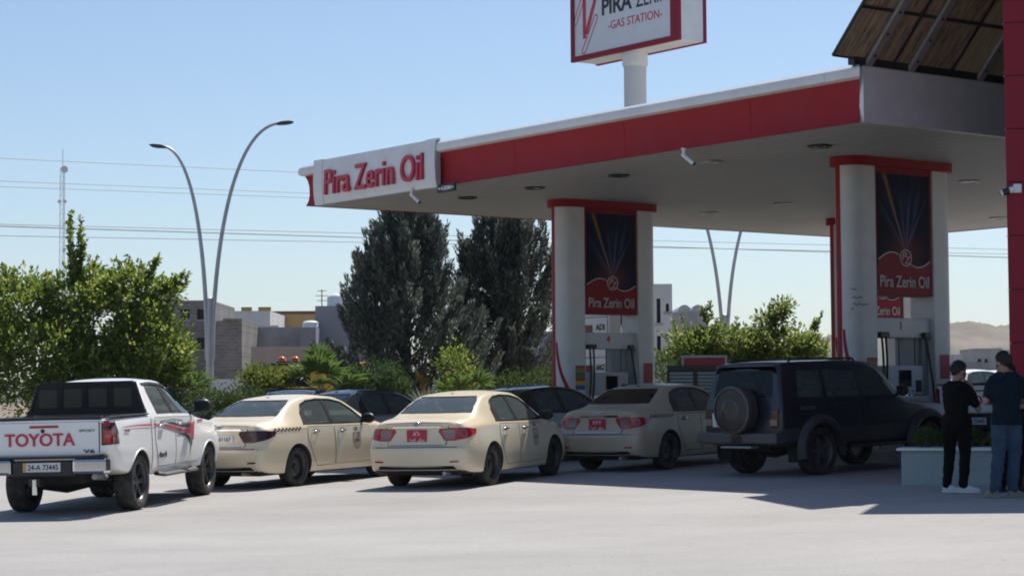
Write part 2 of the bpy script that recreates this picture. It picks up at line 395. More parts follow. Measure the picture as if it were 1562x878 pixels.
# ---------------------------------------------------------------- ground, hills
def build_ground():
    xs = [-3000, -800, -200, -90, -45] + [-40 + 4*i for i in range(21)] + [45, 90, 200, 800, 3000]
    ys = [-60, -20, -4] + [2*i for i in range(32)] + [66, 80, 120, 250, 700, 1500, 3500]
    vs = [(x, y, gz(x, y) + (0.012 * noise.noise(Vector((x*.13, y*.13, 3))) if abs(x) < 40 and 0 < y < 60 else 0)) for y in ys for x in xs]
    nx = len(xs)
    fs = [(j*nx+i, j*nx+i+1, (j+1)*nx+i+1, (j+1)*nx+i) for j in range(len(ys)-1) for i in range(nx-1)]
    m = MB().add(vs, fs); o = m.build('ground', MT['ground'], None, sm=60); struct(o)
    m = MB()
    for (a, b) in ((-45, 45),):
        m.add([(a, -40, gz(a, -40)+.006), (b, -40, gz(b, -40)+.006), (b, 15.2, gz(b, 15.2)+.02), (a, 15.2, gz(a, 15.2)+.02)], [(0, 1, 2, 3)])
    struct(m.build('road', mat('asphalt', (.055, .054, .053), .9, var=.2, bump=.2)))
    # planting bed behind the queue of cars, with a kerb
    m = MB(); x0, x1, y0, y1 = -17, 0.4, 47.4, 60.5
    n = 10
    for i in range(n):
        a = x0 + (x1-x0)*i/n; b = x0 + (x1-x0)*(i+1)/n
        m.add([(a, y0, gz(a, y0)+.10), (b, y0, gz(b, y0)+.10), (b, y1, gz(b, y1)+.10), (a, y1, gz(a, y1)+.10)], [(0, 1, 2, 3)])
    struct(m.build('planting_bed', MT['soil']))
    m = MB()
    for i in range(n):
        a = x0 + (x1-x0)*i/n; b = x0 + (x1-x0)*(i+1)/n - .01
        for (q0, q1) in ((-.18, 0),):
            za, zb = gz(a, y0), gz(b, y0)
            m.add([(a, y0+q0, za-.05), (b, y0+q0, zb-.05), (b, y0+q1, zb-.05), (a, y0+q1, za-.05),
                   (a, y0+q0, za+.14), (b, y0+q0, zb+.14), (b, y0+q1, zb+.14), (a, y0+q1, za+.14)],
                  [(0,3,2,1),(4,5,6,7),(0,1,5,4),(1,2,6,5),(2,3,7,6),(3,0,4,7)])
    struct(m.build('kerb', MT['concrete']))
def build_hills():
    m, N, L, out = _new('dry_hill'); b = N.new('ShaderNodeBsdfPrincipled'); b.inputs['Roughness'].default_value = .95
    nz = noise_node(N, L, .014, 8, stretch=(1, .4, 1.6), rough=.65); r = ramp(N, L, nz.outputs['Fac'], [(.3, (.11, .085, .062)), (.5, (.19, .15, .105)), (.7, (.09, .072, .052))])
    n2 = noise_node(N, L, .011, 8, rough=.7)                                 # scrub in the gullies on the lower slopes
    tc = N.new('ShaderNodeTexCoord'); sp = N.new('ShaderNodeSeparateXYZ'); L.new(tc.outputs['Object'], sp.inputs[0])
    mr = N.new('ShaderNodeMapRange'); mr.inputs[1].default_value = 78; mr.inputs[2].default_value = 22; L.new(sp.outputs['Z'], mr.inputs[0])
    k = N.new('ShaderNodeMath'); k.operation = 'MULTIPLY'; L.new(n2.outputs['Fac'], k.inputs[0]); L.new(mr.outputs[0], k.inputs[1])
    r2 = ramp(N, L, k.outputs[0], [(.33, (0, 0, 0)), (.40, (1, 1, 1))])
    mx = N.new('ShaderNodeMixRGB'); mx.inputs[2].default_value = (.07, .085, .06, 1)
    L.new(r2.outputs[0], mx.inputs[0]); L.new(r.outputs[0], mx.inputs[1]); L.new(mx.outputs[0], b.inputs['Base Color']); L.new(b.outputs[0], out.inputs[0])
    nx, ny = 420, 60
    vs = []
    for j in range(ny):
        for i in range(nx):
            x = -900 + 2600*i/(nx-1); y = 1350 + 1000*j/(ny-1)
            prof = math.sin(math.pi * min(1, j/(ny-1)*1.15)/1.15*1.0)**.9 if j < ny-1 else 0
            q = Vector((x*.0016, y*.0011, 1.7))
            h = 46 + 40*noise.noise(q*1.1) + 24*(1-abs(noise.noise(q*3.1)))*1. + 9*noise.noise(q*8)
            h *= .40 + .60*max(0, min(1, (x + 160)/560))
            h += 14*math.exp(-((x-620)/150)**2)
            rid = (1 - abs(noise.noise(Vector((x*.0075+y*.002, y*.002, 5)))))**2 + .55*(1-abs(noise.noise(Vector((x*.020+y*.007, y*.004, 9)))))**2 + .30*(1-abs(noise.noise(Vector((x*.047-y*.012, y*.010, 2)))))**2
            vs.append((x, y, .5 + max(0, h*prof*(.62 + .20*rid))))
    fs = [(j*nx+i, j*nx+i+1, (j+1)*nx+i+1, (j+1)*nx+i) for j in range(ny-1) for i in range(nx-1)]
    me_b = MB().add(vs, fs); o = me_b.build('hills', m, None, sm=70); struct(o)
build_ground(); build_hills()

# ---------------------------------------------------------------- canopy (local x along the long front edge, local y to the far side)
CA = Vector((-4.53, 44.7, 0)); CANG = math.atan2(-.8, .6)
E1 = Vector((.6, -.8, 0)); E2 = Vector((.8, .6, 0))
CL, CW, SOF, FT = 16.6, 18.0, 6.05, .90
def build_canopy():
    c = thing('station_canopy', 'wide flat filling-station canopy with white and red fascia', 'canopy', (CA.x, CA.y, 0), CANG)
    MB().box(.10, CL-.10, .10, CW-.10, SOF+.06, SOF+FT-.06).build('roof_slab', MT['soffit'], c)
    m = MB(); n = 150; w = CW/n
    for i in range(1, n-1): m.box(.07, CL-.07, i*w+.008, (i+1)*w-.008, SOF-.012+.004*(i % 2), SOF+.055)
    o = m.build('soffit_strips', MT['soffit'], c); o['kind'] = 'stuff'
    cor = [(0, 0), (CL, 0), (CL, CW), (0, CW)]; mit = [(-1, -1), (1, -1), (1, 1), (-1, 1)]
    red = [(-.06, 0), (0.005, 0), (-.035, .10), (-.055, .24), (-.05, .42), (-.025, .56), (.02, .66), (-.06, .66)]
    cap = [(-.06, .663), (.06, .663), (.12, .69), (.135, .76), (.11, .84), (.05, .89), (-.06, .90)]
    flat = [(-.06, 0), (.0, 0), (.03, .02), (.03, .88), (.0, .90), (-.06, .90)]
    def sweep(name, prof, k, t0, t1, mt):
        p = Vector(cor[k]); q = Vector(cor[(k+1) % 4]); a = Vector(mit[k]); b = Vector(mit[(k+1) % 4]); d = (q-p).normalized()
        nrm = Vector((d.y, -d.x)); vs = []
        for t in (t0, t1):
            for (o_, h) in prof:
                e = p + (q-p)*t + nrm*o_
                if t == 0: e = p + a*o_
                if t == 1: e = q + b*o_
                vs.append((e.x, e.y, SOF+h-.02))
        m = len(prof)
        fs = [(i, (i+1) % m, (i+1) % m+m, i+m) for i in range(m)] + [tuple(range(m)), tuple(range(2*m-1, m-1, -1))]
        return MB().add(vs, fs).build(name, mt, c, sm=30)
    seg = [0, .268, .46, .655, .85, 1]
    for i in range(5):
        a, b = seg[i], seg[i+1]
        sweep('fascia_panel', red, 0, a if i == 0 else a+.0003, b if i == 4 else b-.0003, MT['red_clad'])
    seg = [0, .30, .62, .962, 1]
    for i in range(4):
        a, b = seg[i], seg[i+1]
        sweep('fascia_cap', cap, 0, a if i == 0 else a+.0003, b if i == 3 else b-.0003, MT['white_clad'])
    for i in range(4): sweep('end_fascia_panel', flat, 1, i/4+(.0004 if i else .003), (i+1)/4-(.0004 if i < 3 else 0), MT['white_clad'])
    for k in (2, 3):
        for i in range(5):
            a, b = i/5, (i+1)/5
            sweep('fascia_panel', red, k, a if i == 0 else a+.0003, b if i == 4 else b-.0003, MT['red_clad'])
            sweep('fascia_cap', cap, k, a if i == 0 else a+.0003, b if i == 4 else b-.0003, MT['white_clad'])
    # white lettered board clipped over the front fascia
    s0, s1 = .62, 5.22
    prof = [(.02, -.03), (.10, -.03), (.135, .15), (.15, .42), (.145, .70), (.13, .93), (.02, .95)]
    vs = []
    for t in (s0, s1):
        for (o_, h) in prof: vs.append((t, -o_, SOF+h-.02))
    m = len(prof); fs = [(i, (i+1) % m, (i+1) % m+m, i+m) for i in range(m)] + [tuple(range(m)), tuple(range(2*m-1, m-1, -1))]
    b = MB().add(vs, fs).build('name_board', MT['white_clad'], c, sm=25)
    for t in (s0-.05, s1-.35):                # the two curved end returns
        vs = []
        for tt in (t, t+.35):
            for (o_, h) in prof: vs.append((tt, -(o_+.02 if o_ > .05 else o_), SOF+h-.02+(.012 if h > .9 else (-.008 if h < 0 else 0))))
        MB().add(vs, fs).build('board_end', MT['white_clad'], b, sm=25)
    text('lettering', 'Pira Zerin Oil', MT['red_letter'], b, frame((2.95, -.182, SOF+.40), (1, 0, 0), (0, .03, 1)), w=3.75, h=.55, ext=.028, bold=.008)
    return c
canopy = build_canopy()
def cw(x, y, z): return CA + E1*x + E2*y + Vector((0, 0, z))       # canopy frame -> world
def cl(p):                                                          # world -> canopy frame
    d = p - CA; return (d.dot(E1), d.dot(E2), p.z)

def build_soffit_things():
    for k, (px, py) in enumerate([(713, 300), (816, 285), (944, 266), (1085, 245), (1082, 323), (1194, 309), (1250, 221), (1478, 275), (1522, 331)]):
        p = at_z(px, py, SOF); 
        t = thing('canopy_light', 'recessed downlight fitting set in the canopy soffit', 'ceiling light', (p.x, p.y, SOF-.012), CANG, 'downlights in the canopy soffit')
        MB().lathe([(.0, .01), (.17, .01), (.21, -.004), (.21, -.03), (.165, -.034), (.15, -.012), (0, -.012)], 20).build('rim', MT['galv'] if k in (3, 4, 5, 7, 8) else MT['black'], t, sm=40)
        MB().lathe([(0, -.014), (.145, -.014), (.10, -.03), (0, -.036)], 16).build('lens', MT['lens_clear'] if k in (3, 4, 5, 7, 8) else MT['screen'], t, sm=40)
    for (px, py, yaw, lab) in [(1043, 226, -35, 'small white security camera under the red part of the canopy fascia'),
                               (628, 288, -35, 'small white security camera under the lettered canopy board')]:
        p = at_z(px, py, SOF-.02); t = thing('security_camera', lab, 'camera', (p.x, p.y, SOF-.02), R(yaw), 'cameras under the canopy edge')
        MB().lathe([(0, 0), (.05, 0), (.05, -.025), (.03, -.03), (.03, -.12), (0, -.12)], 14).build('bracket', MT['white_clad'], t, sm=40)
        M = Matrix.Translation((0, 0, -.13)) @ Matrix.Rotation(R(38), 4, 'Y')
        m = MB(); m.M = M; m.lathe([(0, -.04), (.032, -.04), (.036, 0), (.036, .20), (.032, .25), (0, .25)], 14, 'X').build('housing', MT['white_clad'], t, sm=40)
        m = MB(); m.M = M; m.lathe([(0, .251), (.04, .251), (.035, .258), (0, .26)], 12, 'X').build('lens', MT['screen'], t)
    p = cw(5.16, -.05, SOF-.17)
    t = thing('clearance_sign', 'small black clearance sign reading 4.80M below the fascia', 'sign', p, CANG)
    MB().box(0, .62, -.02, .02, 0, .16).build('plate', MT['black'], t)
    text('lettering', '4.80M', MT['white_print'], t, frame((.31, -.024, .08), (1, 0, 0), (0, 0, 1)), w=.34, h=.085, ext=.002, bold=.02)
    for x, s in ((.08, 1), (.54, -1)):
        MB().prism([(x-.035*s, .068), (x+.01*s, .068), (x+.01*s, .05), (x+.045*s, .08), (x+.01*s, .11), (x+.01*s, .092), (x-.035*s, .092)], -.0245, -.021).build('arrow', MT['white_print'], t)
build_soffit_things()

# ---------------------------------------------------------------- pump islands, pylons, dispensers
def dshape(cx, hw, hl, n=10, g=0):            # plan of a pillar: round outer end at -y, flat inner end; local x depth, y length
    pts = [(hw+g, hl+g)]
    for i in range(n+1):
        a = math.pi*i/n; pts.append(((hw+g)*math.cos(a), -hl+.30-(.30+hl*.0+g)*math.sin(a)))
    pts.append((-hw-g, hl+g)); return pts
MT['ink'] = mat('dark_ink', (.02, .022, .03), .5, var=.05)
PYH = 1.38                                     # half length of a pylon pair
def build_pylon(cx, cy, lab, gzz, num='4'):
    t = thing('pylon', lab, 'pylon', cw(cx, cy, gzz), CANG, 'pylons carrying the canopy')
    top = SOF-.02-gzz
    for s in (-1, 1):
        poly = [(x, s*(-(-y)) if s > 0 else y) for x, y in dshape(0, .29, .30)]
        poly = [(x, (y - PYH+.32) if s < 0 else -(y - PYH+.32)) for x, y in dshape(0, .29, .30)]
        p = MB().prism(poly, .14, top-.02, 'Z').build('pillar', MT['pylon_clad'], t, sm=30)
        # red edge stripe round the outer end, with its swoosh at the foot
        yo = -PYH
        def PE(sx, z, g=.006):                # point on the rounded end: sx metres along the skin from its nose towards the front
            a = sx/.32; x = (.29+g)*math.sin(a) if abs(a) < math.pi/2 else math.copysign(.34+g, a)
            y = -(.30+g)*math.cos(a) if abs(a) < math.pi/2 else (abs(a)-math.pi/2)*.32
            y = y + (-PYH+.32) - .30 + .30
            return (x, y if s < 0 else -y, z)
        def strip(l, r, zs):
            vs = []; fs = []; k = 5
            for z in zs:
                a, b = l(z), r(z)
                for i in range(k): vs.append(PE(a+(b-a)*i/(k-1), z))
            for j in range(len(zs)-1):
                for i in range(k-1): fs.append((j*k+i, j*k+i+1, (j+1)*k+i+1, (j+1)*k+i))
            return MB().add(vs, fs)
        zs = [.16+(top-.20)*i/24 for i in range(25)]
        strip(lambda z: -.15, lambda z: .01 + .16*max(0, 1-(z-.16)/1.8)**2, zs).build('red_stripe', MT['red_clad'], p, sm=40)
        if s < 0:
            zz = [.80+1.5*i/20 for i in range(21)]
            f = lambda z: .03 + .62*max(0, 1-(z-.80)/1.5)**2.2
            strip(lambda z: f(z), lambda z: f(z)+.05+.07*max(0, 1-(z-.80)/1.5), zz).build('red_stripe', MT['red_clad'], p, sm=40)
        if s < 0 and num == '1':               # pen scribble on the skin
            for (a0, zz_, n_) in ((.20, 3.02, 5), (.22, 2.86, 9), (.24, 2.74, 12), (.20, 2.66, 3)):
                pts = [PE(a0+.026*i+.012*random.Random(i*7+n_).random(), zz_+.05*(random.Random(i*3+n_).random()-.5), .004) for i in range(n_)]
                MB().tube(pts, .006, 4).build('scribble', MT['ink'], p)
        # stickers on the front face
        if s < 0:
            m = MB(); m.box(.291, .296, -PYH+.34, -PYH+.60, 1.28, 1.80); st = m.build('notice', MT['sticker'], p)
        else:
            MB().box(.291, .296, PYH-.50, PYH-.24, 1.42, 1.86).build('notice', MT['red_print'], p)
    # red cap band round the whole head and header between the pillars
    def stadium(g, n=10):
        pts = []
        for i in range(n+1):
            a = math.pi*i/n; pts.append(((.29+g)*math.cos(a), -PYH+.32-(.30+g)*math.sin(a)))
        for i in range(n+1):
            a = math.pi*i/n; pts.append((-(.29+g)*math.cos(a), PYH-.32+(.30+g)*math.sin(a)))
        return pts
    MB().prism(stadium(.09), top-.15, top+.005, 'Z').build('cap_band', MT['red_clad'], t, sm=30)
    # illuminated-style poster box between the pillars, both faces printed
    y0, y1 = -PYH+.635, PYH-.635; zb = top-2.45; zt = top-.04
    b = MB().box(-.22, .26, y0, y1, zb, zt).build('poster_box', MT['poster_red'], t, bevel=.01)
    for s in (1, -1):
        xf = .265 if s > 0 else -.225
        me = MB().box(xf-.004, xf+.004, y0+.06, y1-.06, zb+.52, zt-.22).build('poster_print', MT['poster'], b)
        # red wave across the foot of the print with a white edge
        def wave(u): return zb+.52 + .13*math.sin(u*2*math.pi*1.0-.1) + .12
        for (nm, lo, hi, mt, e) in (('red_wave', lambda u: zb+.50, wave, MT['poster_red'], .0055), ('white_wave', lambda u: wave(u)-.004, lambda u: wave(u)+.012+.022*abs(u-.5), MT['poster_white'], .007)):
            vs = []; n = 24
            for i in range(n+1):
                u = i/n; y = y0+.06+(y1-y0-.12)*u*1.0
                uu = u if s > 0 else 1-u
                vs += [(xf+e*s, y, lo(uu)), (xf+e*s, y, hi(uu))]
            MB().add(vs, [(2*i, 2*i+2, 2*i+3, 2*i+1) for i in range(n)]).build(nm, mt, b)
        Mt = frame((xf+.006*s, 0, zb+.25), (0, s, 0), (0, 0, 1))
        text('lettering', 'Pira Zerin Oil', MT['poster_white'], b, Mt, w=(y1-y0)*.86, h=.215, ext=.003, bold=.012)
        cyy = .03*s; czz = zb+.68
        m = MB(); m.M = frame((xf+.012*s, cyy, czz), (0, s, 0), (0, 0, 1))
        m.lathe([(.135, 0), (.155, 0), (.155, .004), (.135, .004)], 28, closed=True).build('emblem_ring', MT['poster_white'], b)
        m = MB(); m.M = frame((xf+.008*s, cyy, czz), (0, s, 0), (0, 0, 1))
        m.lathe([(0, 0), (.136, 0), (.136, .003), (0, .003)], 28).build('emblem_disc', MT['poster_red'], b)
        text('emblem_letter', 'P', MT['poster_white'], b, frame((xf+.016*s, cyy-.035*s, czz+.03), (0, s, 0), (0, .3*s, 1)), h=.15, ext=.002)
        text('emblem_letter', 'Z', MT['poster_white'], b, frame((xf+.016*s, cyy+.04*s, czz-.04), (0, s, 0), (0, .3*s, 1)), h=.13, ext=.002)
    return t
def sticker_mat():
    m, N, L, out = _new('notice_print'); b = N.new('ShaderNodeBsdfPrincipled'); b.inputs['Roughness'].default_value = .5
    tc = N.new('ShaderNodeTexCoord'); sp = N.new('ShaderNodeSeparateXYZ'); L.new(tc.outputs['Generated'], sp.inputs[0])
    r = ramp(N, L, sp.outputs['Z'], [(0, (.03, .10, .38)), (.18, (.55, .42, .03)), (.36, (.40, .03, .05)), (.46, (.10, .16, .05)), (.72, (.30, .20, .04)), (.88, (.35, .04, .05))])
    r.color_ramp.interpolation = 'CONSTANT'
    L.new(r.outputs[0], b.inputs['Base Color']); L.new(b.outputs[0], out.inputs[0]); return m
MT['sticker'] = sticker_mat()
MT['red_print'] = mat('red_notice', (.42, .06, .08), .5, var=.35, vs=30)

def build_island(cx, cy):
    p = cw(cx, cy, 0); g = gz(p.x, p.y)
    m = MB(); pts = []
    for i in range(11):
        a = math.pi*i/10; pts.append((.55*math.cos(a), -1.75-.5*math.sin(a)))
    for i in range(11):
        a = math.pi*i/10; pts.append((-.55*math.cos(a), 1.75+.5*math.sin(a)))
    t = m.prism(pts, -.12, .16, 'Z').build('pump_island', MT['concrete'], None, sm=30, bevel=.02)
    t.location = (p.x, p.y, g); t.rotation_euler = (0, 0, CANG); t['kind'] = 'structure'
    return g
def build_pump(cx, cy, g, num, lab):
    t = thing('fuel_dispenser', lab, 'fuel pump', cw(cx, cy, g+.16), CANG, 'fuel dispensers between the pylon pillars')
    W = .70; W2 = MT['pump_white']; 
    MB().box(-.24, .24, -.66, .66, 0, .95).build('base_cabinet', W2, t, bevel=.02)
    for s in (1, -1):
        xf = .242*s
        MB().box(min(xf, xf+.012*s), max(xf, xf+.012*s), -.25, .32, .08, .86).build('door_panel', MT['pump_white'], t, bevel=.004)
        MB().box(min(xf, xf+.016*s), max(xf, xf+.016*s), .05, .25, .35, .50).build('sticker', MT['red_print'], t)
    hb = MB().box(-.20, .20, -.42, .52, .98, 1.50).build('meter_head', W2, t, bevel=.015)
    for s in (1, -1):
        a, b = (.201, .212) if s > 0 else (-.212, -.201)
        d = MB().box(a, b, -.12, .20, 1.12, 1.42).build('display', MT['screen'], hb)
        MB().box(a, b+.004*(s > 0), .32, .47, 1.02, 1.24).build('keypad', MT['black'], hb, bevel=.004)
        for yy in (-.34, -.15, .24): MB().box(a, b, yy-.012, yy+.012, 1.03, 1.055).build('button', MT['black'], hb)
    for s in (-1, 1): MB().box(-.12, .12, s*.68-.07, s*.68+.07, .95, 2.20).build('mast', MT['pump_grey'], t, bevel=.01)
    MB().box(-.10, .10, .12, .52, 1.50, 2.0).build('back_panel', MT['pump_grey'], t)
    hd = MB().box(-.20, .20, -.80, .80, 2.0, 2.36).build('header', MT['pump_white'], t, bevel=.02)
    for s in (1, -1):
        text('number', num, MT['red_letter'], hd, frame((.204*s, -.05*s, 2.22), (0, s, 0), (0, 0, 1)), h=.15, ext=.003, bold=.02)
    for s in (1, -1):                          # hoses hang from the header to the nozzles
        for k, (ya, yb, zz) in enumerate([(-.60, -.66, .62), (-.50, -.58, .62), (.56, .80, .42)]):
            x = s*.24; path = []
            for i in range(15):
                u = i/14; path.append((x + s*.06*math.sin(u*math.pi), ya + (yb-ya)*u**1.3, 2.06-(2.06-zz)*u))
            h = MB().tube(path, .022, 8).build('hose', MT['black'], t, sm=60)
            MB().box(x-.05, x+.05, ya-.06, ya+.06, 2.0, 2.10).build('hose_outlet', MT['black'], h, bevel=.01)
            MB().tube([(x+.02*s, yb, zz), (x+.10*s, yb, zz+.04), (x+.14*s, yb, zz-.10), (x+.12*s, yb, zz-.25)], [.03, .045, .035, .02], 8).build('nozzle', MT['black'], h, sm=60)
    for y in (-.12, .30): MB().tube([(.21, y, 1.5), (.21, y, 2.0)], .012, 6).build('cable', MT['black'], t)
    return t
PYLONS = [(4.07, 5.12, '4', 'left'), (13.1, 4.52, '1', 'right'), (4.07, 13.65, '3', 'back'), (13.1, 13.2, '2', 'far')]
for (cx, cy, num, w) in PYLONS:
    g = build_island(cx, cy)
    lab = {'4': 'white and red pylon pair with poster behind the dark sedan and shaded taxi', '1': 'white and red pylon pair with poster beside the navy off-roader',
           '3': 'white and red pylon pair partly hidden behind the pylon of pump 1', '2': 'white and red pylon pair beyond the red shop wall'}[num]
    build_pylon(cx, cy, lab, g, num)
    if num in '41': build_pump(cx, cy, g, num, {'4': 'grey and white fuel dispenser numbered four above the shaded taxi', '1': 'grey and white fuel dispenser numbered one beyond the off-roader bonnet'}[num])

# ---------------------------------------------------------------- solar array above the canopy end
def build_solar():
    t = thing('solar_array', 'tilted solar array seen from below on the canopy end', 'solar array', cw(CL-.02, -.62, SOF+FT+.02), CANG)
    th = R(48); cu, su = math.cos(th), math.sin(th)
    def M(y, v): return Matrix.Translation((v*cu, y, v*su)) @ Matrix(((cu, 0, -su, 0), (0, 1, 0, 0), (su, 0, cu, 0), (0, 0, 0, 1)))
    pm = mat('panel_back', (.26, .20, .13), .75, var=.75, vs=3.0, stretch=(.5, 7, 1), dirt=(.42, .33, .22, .5), ds=11)
    pm2 = mat('panel_back_dusty', (.44, .345, .22), .75, var=.3, vs=3.5, stretch=(.5, 6, 1), dirt=(.45, .36, .23, .5), ds=10)
    cell = mat('solar_cell', (.012, .016, .04), .15, var=.2)
    w, h = 1.36, .92
    for r in range(3):
        for i in range(7):
            m = MB(); m.M = M(i*w, .05+r*h); m.box(.025, h-.025, .025, w-.025, -.012, 0)
            p = m.build('panel', pm2 if (i*3+r) % 5 == 2 or i == 2 else pm, t)
            m = MB(); m.M = M(i*w, .05+r*h); m.box(.03, h-.03, .03, w-.03, .001, .006).build('cell_face', cell, p)
            m = MB(); m.M = M(i*w, .05+r*h)
            for (a, b, c_, d) in ((0, h, 0, .025), (0, h, w-.025, w), (0, .025, .025, w-.025), (h-.025, h, .025, w-.025)): m.box(a+.002, b-.002, c_+.002, d-.002, -.035, .012)
            m.build('panel_frame', MT['black'], p)
    for y in (.78, 1.75, 3.4, 4.4, 6.1, 7.1):
        m = MB(); m.M = M(y, 0); m.box(.0, 2.85, -.075, .075, -.10, -.04); rl = m.build('rail', MT['galv'], t, bevel=.006)
        for k in range(7):
            m = MB(); m.M = M(y, .2+k*.4); m.lathe([(0, -.118), (.022, -.118), (.022, -.1), (0, -.1)], 8).build('bolt', MT['black'], rl)
        z1 = 3.3*su
        MB().tube([(2.5*cu-.05, y, 2.5*su-.1), (2.5*cu-.05, y, -6.3)], .06, 8).build('leg', MT['black'], t) if y in (4.4, 7.1) else None
    MB().box(-.06, .08, .45, 9.6, -.06, .06).build('foot_beam', MT['black'], t, bevel=.01)
build_solar()

# ---------------------------------------------------------------- red shop wall at the right edge
def build_shop():
    p0 = at(1541.5, 600, 28.3); g = gz(p0.x, p0.y)
    ang = R(-17)
    t = thing('shop_building', 'shop wall clad in dark red panels', 'building', (p0.x, p0.y, g), ang)
    MB().box(.03, 7, .03, 6, -.1, 7.94).build('wall', MT['black'], t)
    hgt = .748; z = .03; k = 0
    z_al = at(1541.5, 359.5, 28.3).z - g; z = z_al - math.floor(z_al/hgt)*hgt
    rows = [(0.0, z)] + [(z+i*hgt, z+(i+1)*hgt) for i in range(12)]
    for (a, b) in rows:
        if b-a < .05 or b > 7.95: continue
        for i in range(3):
            MB().box(i*1.6+.0, (i+1)*1.6-.012, 0, .028, a+.006, b-.006).build('clad_panel', MT['red_shop'], t, bevel=.004)
        for i in range(2):
            MB().box(0, .028, .03+i*1.6, .03+(i+1)*1.6-.012, a+.006, b-.006).build('clad_panel', MT['red_shop'], t, bevel=.004)
        for yy in (.015,):
            MB().box(-.012, .0, yy, yy+.03, b-.012, b+.006).build('panel_clip', MT['galv'], t)
    MB().box(-.55, 7.2, -.1, 6.2, 7.95, 8.15).build('roof_slab', MT['render_grey'], t)
    q = at(1552, 288, 28.25)
    c = thing('security_camera', 'white security camera on the red shop wall', 'camera', q, ang)
    MB().box(-.05, .06, -.12, .05, -.06, .06).build('bracket', MT['white_clad'], c, bevel=.01)
    M = Matrix.Translation((-.04, -.10, -.01)) @ Matrix.Rotation(R(190), 4, 'Z') @ Matrix.Rotation(R(18), 4, 'Y')
    m = MB(); m.M = M; m.lathe([(0, 0), (.045, 0), (.045, .20), (0, .20)], 14, 'X').build('housing', MT['white_clad'], c, sm=40)
    m = MB(); m.M = M; m.lathe([(.02, .06), (.047, .07), (.05, .16), (.03, .17)], 14, 'X').build('visor', MT['black'], c, sm=40)
    m = MB(); m.M = M; m.lathe([(0, .201), (.04, .201), (0, .208)], 12, 'X').build('lens', MT['screen'], c)
build_shop()

